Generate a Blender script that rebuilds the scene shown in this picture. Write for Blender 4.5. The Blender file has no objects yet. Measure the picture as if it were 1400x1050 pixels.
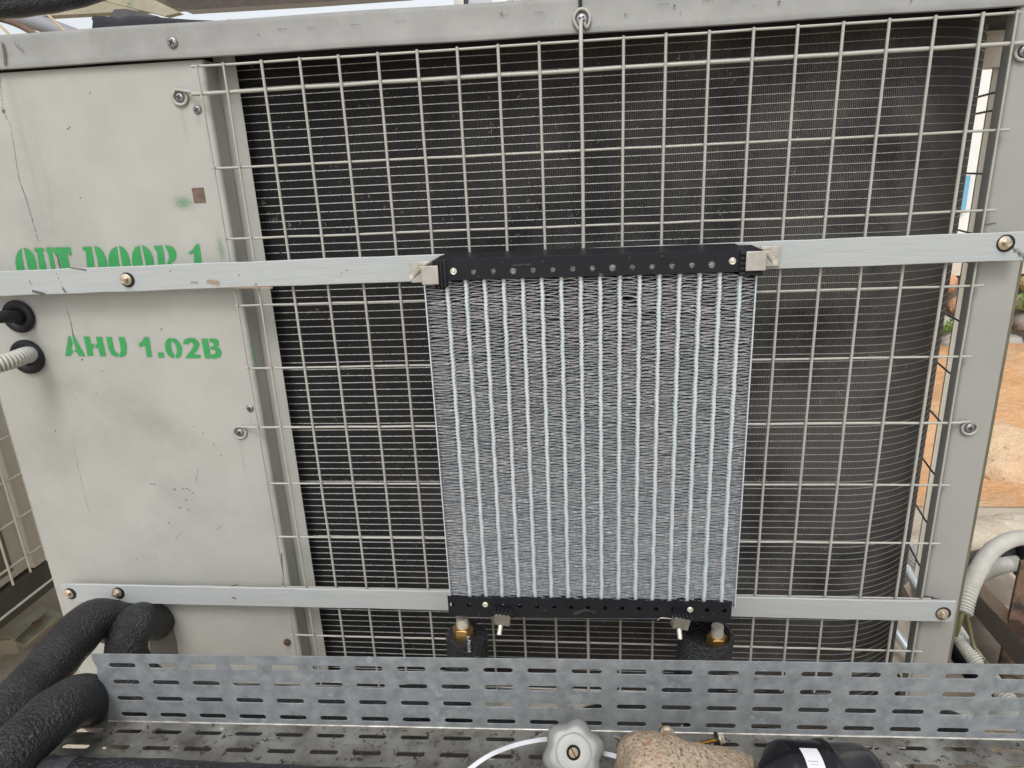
import bpy, math, random
import numpy as np
from mathutils import Vector, Matrix, Euler
random.seed(7)
S = bpy.context.scene
COL = S.collection
RAD = math.radians

# ------------------------------------------------------------------ camera
F_PX = 918.88                      # focal length for a 1400 px wide picture
CAM = np.array([-0.00447, -0.89534, 0.25597])
RC = np.array([[0.9945499, 0.0945072, -0.0440319],
               [-0.0132843, -0.3040158, -0.9525744],
               [-0.1034115, 0.9479677, -0.3011034]])   # rows: right, down, forward
cd = bpy.data.cameras.new('camera'); cam = bpy.data.objects.new('camera', cd); COL.objects.link(cam)
cd.sensor_width = 36; cd.lens = F_PX / 1400 * 36; cd.clip_start = 0.02; cd.clip_end = 500
cam.matrix_world = Matrix(((RC[0][0], -RC[1][0], -RC[2][0], CAM[0]),
                           (RC[0][1], -RC[1][1], -RC[2][1], CAM[1]),
                           (RC[0][2], -RC[1][2], -RC[2][2], CAM[2]), (0, 0, 0, 1)))
S.camera = cam

# ------------------------------------------------------------------ world, sun, exposure
SUN_EL, SUN_AZ = 52, 183           # azimuth clockwise from +Y
w = bpy.data.worlds.new('World'); S.world = w; w.use_nodes = True
nt = w.node_tree; nt.nodes.clear()
sky = nt.nodes.new('ShaderNodeTexSky'); sky.sky_type = 'NISHITA'; sky.sun_disc = False
sky.sun_elevation = RAD(SUN_EL); sky.sun_rotation = RAD(SUN_AZ); sky.dust_density = 4; sky.air_density = 1.2
hs = nt.nodes.new('ShaderNodeHueSaturation'); hs.inputs['Saturation'].default_value = 0.22
bg = nt.nodes.new('ShaderNodeBackground'); bg.inputs['Strength'].default_value = 0.15
wo = nt.nodes.new('ShaderNodeOutputWorld')
nt.links.new(sky.outputs[0], hs.inputs['Color']); nt.links.new(hs.outputs[0], bg.inputs[0]); nt.links.new(bg.outputs[0], wo.inputs[0])
sl = bpy.data.lights.new('sun', 'SUN'); sl.energy = 0.75; sl.angle = RAD(16); sl.color = (1, 0.985, 0.965)
sun = bpy.data.objects.new('sun', sl); COL.objects.link(sun)
az, el = RAD(SUN_AZ), RAD(SUN_EL)
sd = Vector((math.sin(az) * math.cos(el), math.cos(az) * math.cos(el), math.sin(el)))
sun.rotation_euler = sd.to_track_quat('Z', 'Y').to_euler()
S.view_settings.view_transform = 'Standard'; S.view_settings.look = 'None'
S.view_settings.exposure = 0.55; S.view_settings.gamma = 1
S.render.engine = 'CYCLES'
S.cycles.max_bounces = 8; S.cycles.transparent_max_bounces = 12

# ------------------------------------------------------------------ helpers
def at(px, py, Y=None, Z=None, X=None):
    """point of the world seen at a spot of the photo, at a known depth"""
    d = RC.T @ np.array([(px - 700) / F_PX, (py - 525) / F_PX, 1.0])
    t = (Y - CAM[1]) / d[1] if Y is not None else ((Z - CAM[2]) / d[2] if Z is not None else (X - CAM[0]) / d[0])
    return Vector(CAM + t * d)

def nd(nt, typ, **kw):
    n = nt.nodes.new(typ)
    for k, v in kw.items():
        if k.startswith('_'): setattr(n, k[1:], v)
        else: n.inputs[k].default_value = v
    return n

def rgb(c): return (c[0], c[1], c[2], 1)

def mat(name, c1, c2=None, scale=8, rough=.6, metal=0, bump=0, bscale=200, specks=None, sscale=60, sth=.72,
        patches=None, pscale=6, pth=.6, pw=.08, stretch=(1, 1, 1), rough2=None, spec=.5, detail=6, bdist=.001):
    K = .82; c1, c2, specks, patches = [tuple(v * K for v in c) if c else None for c in (c1, c2, specks, patches)]
    m = bpy.data.materials.new(name); m.use_nodes = True
    t = m.node_tree; b = t.nodes['Principled BSDF']; L = t.links.new
    b.inputs['Roughness'].default_value = rough; b.inputs['Metallic'].default_value = metal
    b.inputs['Specular IOR Level'].default_value = spec
    tc = nd(t, 'ShaderNodeTexCoord'); mp = nd(t, 'ShaderNodeMapping'); mp.inputs['Scale'].default_value = stretch
    L(tc.outputs['Object'], mp.inputs[0])
    n1 = nd(t, 'ShaderNodeTexNoise', Scale=scale, Detail=detail, Roughness=.62); L(mp.outputs[0], n1.inputs['Vector'])
    cr = nd(t, 'ShaderNodeMapRange', **{'From Min': .3, 'From Max': .7}); L(n1.outputs[0], cr.inputs[0])
    mx = nd(t, 'ShaderNodeMix', _data_type='RGBA'); mx.inputs[6].default_value = rgb(c1); mx.inputs[7].default_value = rgb(c2 or c1)
    L(cr.outputs[0], mx.inputs[0]); out = mx.outputs[2]
    def layer(out, col, sc, th, wd, seedoff):
        mo = nd(t, 'ShaderNodeVectorMath', _operation='ADD'); mo.inputs[1].default_value = (seedoff, seedoff * 2, 1)
        L(mp.outputs[0], mo.inputs[0])
        n = nd(t, 'ShaderNodeTexNoise', Scale=sc, Detail=5, Roughness=.7); L(mo.outputs[0], n.inputs['Vector'])
        r = nd(t, 'ShaderNodeMapRange', **{'From Min': th, 'From Max': th + wd}); L(n.outputs[0], r.inputs[0])
        x = nd(t, 'ShaderNodeMix', _data_type='RGBA'); L(r.outputs[0], x.inputs[0]); L(out, x.inputs[6]); x.inputs[7].default_value = rgb(col)
        return x.outputs[2]
    if patches: out = layer(out, patches, pscale, pth, pw, 3.1)
    if specks: out = layer(out, specks, sscale, sth, .04, 7.7)
    L(out, b.inputs['Base Color'])
    if rough2 is not None:
        rr = nd(t, 'ShaderNodeMapRange', **{'From Min': .3, 'From Max': .7, 'To Min': rough, 'To Max': rough2}); L(n1.outputs[0], rr.inputs[0]); L(rr.outputs[0], b.inputs['Roughness'])
    if bump:
        n2 = nd(t, 'ShaderNodeTexNoise', Scale=bscale, Detail=4, Roughness=.6); L(mp.outputs[0], n2.inputs['Vector'])
        bp = nd(t, 'ShaderNodeBump', Strength=bump, Distance=bdist); L(n2.outputs[0], bp.inputs['Height']); L(bp.outputs[0], b.inputs['Normal'])
    return m

class MB:
    def __init__(s): s.v = []; s.f = []
    def add(s, vs, fs):
        o = len(s.v); s.v += [tuple(v) for v in vs]; s.f += [tuple(i + o for i in f) for f in fs]; return s
    def box(s, a, b):
        x0, x1 = sorted((a[0], b[0])); y0, y1 = sorted((a[1], b[1])); z0, z1 = sorted((a[2], b[2]))
        v = [(x, y, z) for z in (z0, z1) for y in (y0, y1) for x in (x0, x1)]
        return s.add(v, [(0, 2, 3, 1), (4, 5, 7, 6), (0, 1, 5, 4), (2, 6, 7, 3), (0, 4, 6, 2), (1, 3, 7, 5)])
    def bar(s, p, q, w, h, up=(0, 0, 1)):
        p, q = Vector(p), Vector(q); d = (q - p).normalized(); u = Vector(up); r = d.cross(u).normalized(); u = r.cross(d)
        v = [c + r * a * w / 2 + u * b * h / 2 for c in (p, q) for a, b in ((-1, -1), (1, -1), (1, 1), (-1, 1))]
        return s.add(v, [(0, 1, 2, 3), (7, 6, 5, 4), (0, 4, 5, 1), (1, 5, 6, 2), (2, 6, 7, 3), (3, 7, 4, 0)])
    def tube(s, pts, r, n=14, cap=True, rib=None):
        P = [Vector(p) for p in pts]; N = len(P); rs = r if isinstance(r, (list, tuple)) else [r] * N
        up = None; vs = []; acc = 0
        for i, p in enumerate(P):
            d = (P[min(i + 1, N - 1)] - P[max(i - 1, 0)]).normalized()
            if up is None: up = d.orthogonal().normalized()
            up = (up - d * up.dot(d)).normalized(); q = d.cross(up)
            for k in range(n):
                a = 2 * math.pi * k / n; vs.append(p + (up * math.cos(a) + q * math.sin(a)) * rs[i])
        fs = [(i * n + k, i * n + (k + 1) % n, (i + 1) * n + (k + 1) % n, (i + 1) * n + k) for i in range(N - 1) for k in range(n)]
        if cap:
            fs.append(tuple(range(n - 1, -1, -1))); fs.append(tuple((N - 1) * n + k for k in range(n)))
        return s.add(vs, fs)
    def lathe(s, prof, n=24, M=None):
        M = M or Matrix()
        vs = [M @ Vector((r * math.cos(2 * math.pi * k / n), h, r * math.sin(2 * math.pi * k / n))) for r, h in prof for k in range(n)]
        m = len(prof)
        fs = [(i * n + k, (i + 1) * n + k, (i + 1) * n + (k + 1) % n, i * n + (k + 1) % n) for i in range(m - 1) for k in range(n)]
        fs.append(tuple(range(n))); fs.append(tuple((m - 1) * n + k for k in range(n - 1, -1, -1)))
        return s.add(vs, fs)
    def mesh(s, name, m, smooth=None):
        me = bpy.data.meshes.new(name); me.from_pydata(s.v, [], s.f); me.validate(); me.update()
        if m: me.materials.append(m)
        if smooth is not None:
            me.polygons.foreach_set('use_smooth', [True] * len(me.polygons)); me.set_sharp_from_angle(angle=RAD(smooth))
        return me
    def build(s, name, m, parent=None, smooth=None, bevel=0, fix=True):
        o = bpy.data.objects.new(name, s.mesh(name, m, smooth)); link(o, parent)
        if fix:
            import bmesh
            b = bmesh.new(); b.from_mesh(o.data); bmesh.ops.recalc_face_normals(b, faces=b.faces); b.to_mesh(o.data); b.free()
        if bevel:
            md = o.modifiers.new('bevel', 'BEVEL'); md.width = bevel; md.segments = 2; md.limit_method = 'ANGLE'; md.angle_limit = RAD(40)
            o.data.polygons.foreach_set('use_smooth', [True] * len(o.data.polygons)); o.data.set_sharp_from_angle(angle=RAD(50))
        return o

def wmat(o):
    m = Matrix.LocRotScale(o.location, o.rotation_euler, o.scale)
    return wmat(o.parent) @ o.matrix_parent_inverse @ m if o.parent else m
def link(o, parent=None):
    COL.objects.link(o)
    if parent:
        o.parent = parent; o.matrix_parent_inverse = wmat(parent).inverted()
    return o
def tag(o, label=None, cat=None, group=None, kind=None):
    for k, v in (('label', label), ('category', cat), ('group', group), ('kind', kind)):
        if v: o[k] = v
    return o
def thing(name, label, cat, loc, group=None):
    o = bpy.data.objects.new(name, None); o.empty_display_size = .05; o.location = loc; COL.objects.link(o)
    return tag(o, label, cat, group)
def spline(pts, step=.004):
    P = [Vector(p) for p in pts]; P = [P[0] * 2 - P[1]] + P + [P[-1] * 2 - P[-2]]; out = []
    for i in range(1, len(P) - 2):
        n = max(2, int((P[i + 1] - P[i]).length / step))
        for k in range(n):
            t = k / n
            out.append(.5 * ((2 * P[i]) + (-P[i - 1] + P[i + 1]) * t + (2 * P[i - 1] - 5 * P[i] + 4 * P[i + 1] - P[i + 2]) * t * t + (-P[i - 1] + 3 * P[i] - 3 * P[i + 1] + P[i + 2]) * t ** 3))
    out.append(P[-2]); return out
def stadium(cx, cy, L, W, n=6):
    r = W / 2; pts = []
    for k in range(n + 1): a = -math.pi / 2 + math.pi * k / n; pts.append((cx + L / 2 - r + r * math.cos(a), cy + r * math.sin(a)))
    for k in range(n + 1): a = math.pi / 2 + math.pi * k / n; pts.append((cx - L / 2 + r + r * math.cos(a), cy + r * math.sin(a)))
    return pts
def circ(cx, cy, r, n=14): return [(cx + r * math.cos(2 * math.pi * k / n), cy + r * math.sin(2 * math.pi * k / n)) for k in range(n)]
def plate(name, outer, holes, thick, M, m, parent=None, edge=.0004):
    """sheet with real punched holes; local (x, y) outline, M puts it in the world"""
    cu = bpy.data.curves.new(name, 'CURVE'); cu.dimensions = '2D'; cu.fill_mode = 'BOTH'
    cu.extrude = thick / 2 - edge; cu.bevel_depth = edge; cu.bevel_resolution = 1; cu.offset = -edge
    for pl in [outer] + holes:
        sp = cu.splines.new('POLY'); sp.points.add(len(pl) - 1)
        for q, p in zip(sp.points, pl): q.co = (p[0], p[1], 0, 1)
        sp.use_cyclic_u = True
    tmp = bpy.data.objects.new('tmp', cu); COL.objects.link(tmp)
    dg = bpy.context.evaluated_depsgraph_get(); me = bpy.data.meshes.new_from_object(tmp.evaluated_get(dg))
    bpy.data.objects.remove(tmp); bpy.data.curves.remove(cu)
    me.transform(M); me.name = name; me.materials.clear(); me.materials.append(m)
    me.polygons.foreach_set('use_smooth', [True] * len(me.polygons)); me.set_sharp_from_angle(angle=RAD(40))
    return link(bpy.data.objects.new(name, me), parent)
XZ = lambda Y: Matrix(((1, 0, 0, 0), (0, 0, 1, Y), (0, 1, 0, 0), (0, 0, 0, 1)))     # (x, y) -> (x, Y, z)

# ------------------------------------------------------------------ materials
PANEL = mat('painted_steel', (.375, .375, .345), (.430, .430, .398), 13, .5, bump=.25, bscale=420, specks=(.12, .11, .09), sscale=85, sth=.79,
            patches=(.325, .325, .30), pscale=4, pth=.52, pw=.26, detail=12, bdist=.0005)
POSTM = mat('painted_post', (.29, .29, .272), (.332, .332, .312), 6, .5, bump=.12, bscale=900, specks=(.15, .14, .12), sscale=70, sth=.79, bdist=.0005)
RAILM = mat('weathered_rail', (.21, .212, .20), (.29, .292, .278), 16, .55, bump=.2, bscale=500, specks=(.04, .04, .03), sscale=42, sth=.715,
            patches=(.22, .215, .195), pscale=12, pth=.56, pw=.14, bdist=.0006)
WIRE = mat('ivory_coated_wire', (.43, .425, .385), (.36, .355, .315), 30, .42, bump=.1, bscale=400, specks=(.2, .15, .1), sscale=90, sth=.74)
BARM = mat('brushed_grey_paint', (.385, .41, .41), (.43, .455, .455), 25, .45, bump=.3, bscale=60, stretch=(.6, 1, 14), specks=(.16, .14, .12), sscale=45, sth=.76, bdist=.0012)
ALU = mat('aluminium', (.66, .72, .76), (.52, .58, .62), 60, .38, metal=.25, bump=.3, bscale=500, bdist=.0004)
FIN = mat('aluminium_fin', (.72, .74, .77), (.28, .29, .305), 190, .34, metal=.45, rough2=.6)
BLACK = mat('black_enamel', (.007, .008, .012), (.012, .0135, .018), 20, .42, spec=.28, bump=.15, bscale=700, specks=(.14, .14, .14), sscale=75, sth=.76, bdist=.0004)
FOAM = mat('rubber_foam', (.008, .0088, .011), (.018, .0195, .024), 30, .40, bump=1.0, bscale=230, specks=(.25, .27, .30), sscale=260, sth=.655, rough2=.24, bdist=.006, patches=(.030, .032, .038), pscale=16, pth=.52, pw=.12, spec=.5)  # pale specks painted as glints of water droplets
RUBBER = mat('black_rubber', (.010, .010, .013), (.018, .018, .022), 60, .55, spec=.3, bump=.3, bscale=500)
GALV = mat('galvanised_steel', (.195, .212, .225), (.33, .352, .362), 70, .42, metal=.3, bump=.35, bscale=220, patches=(.34, .37, .385), pscale=20, pth=.62, pw=.015, rough2=.62, specks=(.10, .105, .10), sscale=160, sth=.66, bdist=.0006, detail=14)
GDIRT = mat('dirty_galvanised_steel', (.27, .27, .245), (.050, .042, .033), 20, .36, metal=.2, bump=.35, bscale=240, patches=(.50, .49, .45), pscale=24, pth=.63, pw=.06, specks=(.04, .03, .025), sscale=110, sth=.58, detail=12, bdist=.0008)
SCREW = mat('zinc_screw', (.24, .24, .25), (.36, .36, .37), 120, .42, metal=.7)
CROSS = mat('dark_recess', (.012, .011, .01), rough=.8)
BRASS = mat('brass', (.55, .36, .14), (.42, .25, .09), 70, .32, metal=.85, bump=.2, bscale=400)
BOLTM = mat('yellow_zinc', (.80, .72, .58), (.42, .34, .25), 120, .35, metal=.75)
CLAMP = mat('clamp_steel', (.55, .53, .49), (.40, .38, .34), 90, .48, metal=.45, bump=.3, bscale=600)
ZINC = mat('bright_stud', (.75, .73, .64), (.62, .58, .45), 80, .35, metal=.4)
CONDUIT = mat('ivory_conduit', (.52, .52, .48), (.42, .41, .36), 30, .5, specks=(.2, .17, .12), sscale=50, sth=.72)
GREYPL = mat('grey_plastic', (.15, .157, .145), (.18, .187, .175), 18, .33, bump=.12, bscale=350, specks=(.14, .13, .11), sscale=80, sth=.74, spec=.5)
GLOSS = mat('gloss_black', (.004, .004, .006), (.008, .008, .010), 30, .16, spec=.4, bump=.15, bscale=90, specks=(.10, .10, .11), sscale=90, sth=.74)
GRANITE = mat('granite', (.26, .18, .11), (.50, .41, .31), 240, .8, bump=.9, bscale=220, patches=(.42, .20, .08), pscale=26, pth=.58, pw=.1, specks=(.06, .045, .04), sscale=300, sth=.58, detail=12, bdist=.004)
NYLON = mat('white_nylon', (.78, .80, .86), (.70, .71, .76), 40, .4)
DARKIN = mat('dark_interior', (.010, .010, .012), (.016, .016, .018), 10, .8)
COPPERY = mat('yellow_green_wire', (.15, .125, .055), (.09, .10, .04), 60, .45)
RUST = mat('rusty_steel', (.10, .055, .035), (.20, .12, .08), 14, .7, bump=.6, bscale=120, patches=(.03, .022, .018), pscale=18, pth=.52, pw=.1, detail=9, bdist=.002)
WETIRON = mat('wet_dark_iron', (.035, .022, .015), (.075, .05, .035), 20, .25, bump=.5, bscale=90, specks=(.25, .23, .2), sscale=50, sth=.70, bdist=.002)
BEIGE = mat('beige_painted_steel', (.58, .54, .45), (.66, .62, .53), 8, .5, bump=.15, bscale=500, specks=(.15, .11, .07), sscale=60, sth=.74, bdist=.0006)
OLIVE = mat('olive_edge_seal', (.11, .105, .07), (.16, .15, .10), 25, .6)

# coil face: black louvred fins between flat tubes, dusty
def coil_material():
    m = bpy.data.materials.new('louvred_fin_pack'); m.use_nodes = True; t = m.node_tree; L = t.links.new; b = t.nodes['Principled BSDF']
    uv = nd(t, 'ShaderNodeUVMap'); sep = nd(t, 'ShaderNodeSeparateXYZ'); L(uv.outputs[0], sep.inputs[0])
    def M(op, a, bb=None, c=None):
        n = nd(t, 'ShaderNodeMath', _operation=op)
        for i, x in enumerate((a, bb, c)):
            if x is None: continue
            if isinstance(x, (int, float)): n.inputs[i].default_value = x
            else: L(x, n.inputs[i])
        return n.outputs[0]
    row = M('FLOOR', M('DIVIDE', sep.outputs[1], .0113))
    wn = nd(t, 'ShaderNodeTexWhiteNoise', _noise_dimensions='1D'); L(row, wn.inputs['W'])
    n0 = nd(t, 'ShaderNodeTexNoise', Scale=90, Detail=3); L(uv.outputs[0], n0.inputs['Vector'])
    ph = M('ADD', M('ADD', M('DIVIDE', sep.outputs[0], .0024), wn.outputs['Value']), M('MULTIPLY', n0.outputs[0], 1.6))
    tri = M('PINGPONG', ph, .5)
    fin = nd(t, 'ShaderNodeMapRange', **{'From Min': .06, 'From Max': .34}); L(tri, fin.inputs[0])
    tc = nd(t, 'ShaderNodeTexCoord')
    n1 = nd(t, 'ShaderNodeTexNoise', Scale=7, Detail=8, Roughness=.65); L(tc.outputs['Object'], n1.inputs['Vector'])
    n2 = nd(t, 'ShaderNodeTexNoise', Scale=160, Detail=3); L(tc.outputs['Object'], n2.inputs['Vector'])
    # tone gets paler in blotches towards the curved end
    g = nd(t, 'ShaderNodeMapRange', **{'From Min': .15, 'From Max': .95}); L(sep.outputs[0], g.inputs[0])
    nr = nd(t, 'ShaderNodeMapRange', **{'From Min': .36, 'From Max': .66, 'To Min': .25, 'To Max': 1.35}); L(n1.outputs[0], nr.inputs[0])
    pale_mix = M('MULTIPLY', M('ADD', M('MULTIPLY', g.outputs[0], 1.0), .10), nr.outputs[0])
    lo = nd(t, 'ShaderNodeMix', _data_type='RGBA'); lo.inputs[6].default_value = (.0022, .0022, .0026, 1); lo.inputs[7].default_value = (.027, .0255, .024, 1); L(pale_mix, lo.inputs[0])
    hi = nd(t, 'ShaderNodeMix', _data_type='RGBA'); hi.inputs[6].default_value = (.010, .010, .0112, 1); hi.inputs[7].default_value = (.105, .101, .094, 1); L(pale_mix, hi.inputs[0])
    mx = nd(t, 'ShaderNodeMix', _data_type='RGBA'); L(fin.outputs[0], mx.inputs[0]); L(lo.outputs[2], mx.inputs[6]); L(hi.outputs[2], mx.inputs[7])
    sp = nd(t, 'ShaderNodeMapRange', **{'From Min': .68, 'From Max': .78}); L(n2.outputs[0], sp.inputs[0])
    mz = nd(t, 'ShaderNodeMix', _data_type='RGBA'); L(M('MULTIPLY', sp.outputs[0], .6), mz.inputs[0]); L(mx.outputs[2], mz.inputs[6]); mz.inputs[7].default_value = (.22, .21, .19, 1)
    L(mz.outputs[2], b.inputs['Base Color']); b.inputs['Roughness'].default_value = .65; b.inputs['Specular IOR Level'].default_value = .25
    bp = nd(t, 'ShaderNodeBump', Strength=.8, Distance=.001); L(fin.outputs[0], bp.inputs['Height']); L(bp.outputs[0], b.inputs['Normal'])
    return m
COIL = coil_material()
COILT = mat('coil_tube_edge', (.66, .67, .67), (.42, .42, .41), 130, .5, metal=.1, specks=(.10, .095, .09), sscale=380, sth=.58)
t_ = COILT.node_tree; b_ = t_.nodes['Principled BSDF']; src = b_.inputs['Base Color'].links[0].from_socket
tc_ = nd(t_, 'ShaderNodeTexCoord'); sx_ = nd(t_, 'ShaderNodeSeparateXYZ'); t_.links.new(tc_.outputs['Object'], sx_.inputs[0])
mr_ = nd(t_, 'ShaderNodeMapRange', **{'From Min': -.15, 'From Max': .5, 'To Max': .8}); t_.links.new(sx_.outputs[0], mr_.inputs[0])
mx_ = nd(t_, 'ShaderNodeMix', _data_type='RGBA'); t_.links.new(mr_.outputs[0], mx_.inputs[0]); t_.links.new(src, mx_.inputs[6]); mx_.inputs[7].default_value = (.17, .165, .15, 1); t_.links.new(mx_.outputs[2], b_.inputs['Base Color'])   # tube edges get duller towards the right

def paint_alpha(name, col, col2, amax=1.0, nscale=500, soft=.25):
    """thin film of paint or grime whose edge breaks up where it gets thin (attribute 'film')"""
    m = bpy.data.materials.new(name); m.use_nodes = True; t = m.node_tree; L = t.links.new; b = t.nodes['Principled BSDF']
    a = nd(t, 'ShaderNodeAttribute', _attribute_name='film'); tc = nd(t, 'ShaderNodeTexCoord')
    n = nd(t, 'ShaderNodeTexNoise', Scale=nscale, Detail=3, Roughness=.7); L(tc.outputs['Object'], n.inputs['Vector'])
    n2 = nd(t, 'ShaderNodeTexNoise', Scale=60, Detail=4); L(tc.outputs['Object'], n2.inputs['Vector'])
    mx = nd(t, 'ShaderNodeMix', _data_type='RGBA'); mx.inputs[6].default_value = rgb(col); mx.inputs[7].default_value = rgb(col2); L(n2.outputs[0], mx.inputs[0])
    L(mx.outputs[2], b.inputs['Base Color']); b.inputs['Roughness'].default_value = .55
    s1 = nd(t, 'ShaderNodeMath', _operation='SUBTRACT'); L(a.outputs['Fac'], s1.inputs[0]); s1.inputs[1].default_value = .5
    s2 = nd(t, 'ShaderNodeMath', _operation='SUBTRACT'); L(n.outputs[0], s2.inputs[0]); s2.inputs[1].default_value = .5
    ad = nd(t, 'ShaderNodeMath', _operation='MULTIPLY_ADD'); L(s2.outputs[0], ad.inputs[0]); ad.inputs[1].default_value = 1.3; L(s1.outputs[0], ad.inputs[2])
    r = nd(t, 'ShaderNodeMapRange', **{'From Min': -soft, 'From Max': soft}); L(ad.outputs[0], r.inputs[0])
    c = nd(t, 'ShaderNodeMath', _operation='MULTIPLY'); L(r.outputs[0], c.inputs[0])
    g = nd(t, 'ShaderNodeMapRange', **{'From Min': 0, 'From Max': .06}); L(a.outputs['Fac'], g.inputs[0]); L(g.outputs[0], c.inputs[1])
    c2_ = nd(t, 'ShaderNodeMath', _operation='MULTIPLY'); L(c.outputs[0], c2_.inputs[0]); c2_.inputs[1].default_value = amax; L(c2_.outputs[0], b.inputs['Alpha'])
    return m
GREEN = paint_alpha('green_stencil_paint', (.016, .20, .048), (.035, .29, .085), nscale=900, soft=.35)
GRIME = paint_alpha('dark_grime', (.05, .048, .042), (.11, .105, .09), nscale=420, soft=.3)
GRIMEL = paint_alpha('faint_grime_and_edges', (.12, .12, .105), (.2, .195, .175), amax=.13, nscale=120, soft=.7)
RUSTF = paint_alpha('rust_stain', (.25, .17, .12), (.36, .28, .2), amax=.75, nscale=300, soft=.3)
DUST = paint_alpha('pale_scuff', (.20, .20, .20), (.12, .12, .12), amax=.55, nscale=500, soft=.3)

def film(name, polys, lines, Y, m, parent, cell=.0009, edge=.0008, halo=.0, halo_w=.003, spots=()):
    """paint film on the plane y = Y; polys/lines are world (x, z) lists"""
    pts = [p for q in polys for p in q] + [p[:2] for l in lines for p in l] + [(s[0] + a * s[2], s[1] + a * s[3]) for s in spots for a in (-1, 1)]
    P = np.array([p[:2] for p in pts]); pad = .006 + halo_w + 2 * max([p[2] for l in lines for p in l] + [0])
    x0, z0 = P.min(0) - pad; x1, z1 = P.max(0) + pad
    nx, nz = int((x1 - x0) / cell) + 1, int((z1 - z0) / cell) + 1
    gx = x0 + np.arange(nx) * cell; gz = z0 + np.arange(nz) * cell; X, Z = np.meshgrid(gx, gz); A = np.zeros_like(X)
    def segd(ax, az_, bx, bz):
        dx, dz = bx - ax, bz - az_; l2 = dx * dx + dz * dz + 1e-12; t = np.clip(((X - ax) * dx + (Z - az_) * dz) / l2, 0, 1)
        return np.hypot(X - ax - t * dx, Z - az_ - t * dz), t
    for q in polys:
        d = np.full_like(X, 9.); ins = np.zeros(X.shape, bool); n = len(q)
        for i in range(n):
            a, b = q[i], q[(i + 1) % n]; d = np.minimum(d, segd(a[0], a[1], b[0], b[1])[0])
            if a[1] != b[1]:
                c = ((a[1] > Z) != (b[1] > Z)) & (X < (b[0] - a[0]) * (Z - a[1]) / (b[1] - a[1]) + a[0]); ins ^= c
        sdv = np.where(ins, -d, d)
        A = np.maximum(A, np.clip(.5 - sdv / (2 * edge), 0, 1)); A = np.maximum(A, halo * np.exp(-np.maximum(sdv, 0) / halo_w))
    for l in lines:
        for a, b in zip(l[:-1], l[1:]):
            d, t = segd(a[0], a[1], b[0], b[1]); wd = a[2] + (b[2] - a[2]) * t; st = a[3] + (b[3] - a[3]) * t
            A = np.maximum(A, st * np.exp(-(d / wd) ** 2))
    for s in spots:
        A = np.maximum(A, s[4] * np.exp(-((X - s[0]) / s[2]) ** 2 - ((Z - s[1]) / s[3]) ** 2))
    keep = A > .03; cellk = keep[:-1, :-1] | keep[1:, :-1] | keep[:-1, 1:] | keep[1:, 1:]
    idx = -np.ones(X.shape, int); jj, ii = np.nonzero(cellk); used = np.zeros(X.shape, bool)
    for dj in (0, 1):
        for di in (0, 1): used[jj + dj, ii + di] = True
    idx[used] = np.arange(used.sum())
    vs = np.c_[X[used], np.full(used.sum(), Y), Z[used]]
    fs = np.c_[idx[jj, ii], idx[jj, ii + 1], idx[jj + 1, ii + 1], idx[jj + 1, ii]]
    me = bpy.data.meshes.new(name); me.from_pydata(vs.tolist(), [], fs.tolist()); me.materials.append(m)
    at_ = me.attributes.new('film', 'FLOAT', 'POINT'); at_.data.foreach_set('value', A[used].astype(np.float32))
    o = link(bpy.data.objects.new(name, me), parent); o['kind'] = 'stuff' if name != 'stencil_lettering' else ''
    if name == 'stencil_lettering': del o['kind']
    return o

# small hardware meshes, shared; they face -y at their origin
def pan_mesh(r=.0062):
    b = MB(); b.lathe([(r * .98, 0), (r, -.0006), (r * .86, -.0019), (r * .55, -.0027), (.0004, -.0030)], 20); return b.mesh('screw', SCREW, 60)
def cross_mesh(r=.0062):
    b = MB(); l, t = r * .5, r * .13
    b.box((-l, -.0031, -t), (l, -.0022, t)); b.box((-t, -.0032, -l), (t, -.0023, l)); return b.mesh('cross_recess', CROSS)
PAN, CRS = pan_mesh(), cross_mesh()
def inst(name, me, loc, parent, rot=(0, 0, 0), sc=1):
    o = bpy.data.objects.new(name, me); o.location = loc; o.rotation_euler = rot; o.scale = (sc,) * 3; link(o, parent); return o
def screw(p, parent, sc=1, label=None):
    a = RAD(random.uniform(0, 90)); o = inst('screw', PAN, p, parent, (0, a, 0), sc)
    inst('cross_recess', CRS, p, o, (0, a, 0), sc) if parent is None or parent.parent is None else None
    if label: o['label'] = label
    return o
def hex_mesh():
    b = MB(); b.lathe([(.0082, 0), (.0082, -.0012), (.0062, -.0022)], 24)
    vs = [(.0047 * math.cos(RAD(60 * k + 10)), y, .0047 * math.sin(RAD(60 * k + 10))) for y in (-.0018, -.0075) for k in range(6)]
    b.add(vs, [(k, (k + 1) % 6, 6 + (k + 1) % 6, 6 + k) for k in range(6)] + [tuple(range(6, 12)), tuple(range(5, -1, -1))])
    b.lathe([(.0034, -.0074), (.0030, -.0082), (.0020, -.0079)], 16)
    return b.mesh('hex_bolt', BOLTM, 30)
HEX = hex_mesh()
WASH = MB().lathe([(.0104, 0), (.0104, -.0012), (.009, -.0016)], 28).mesh('rubber_washer', RUBBER, 30)

# ================================================================== OUTDOOR CONDENSER UNIT
unit = thing('condensing_unit', 'large ivory grey outdoor condensing unit with green stencilled panel and black coil behind wire guard', 'outdoor unit', (-.18, .05, -.66))
YP = .018                                           # plane of the front panel
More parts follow.
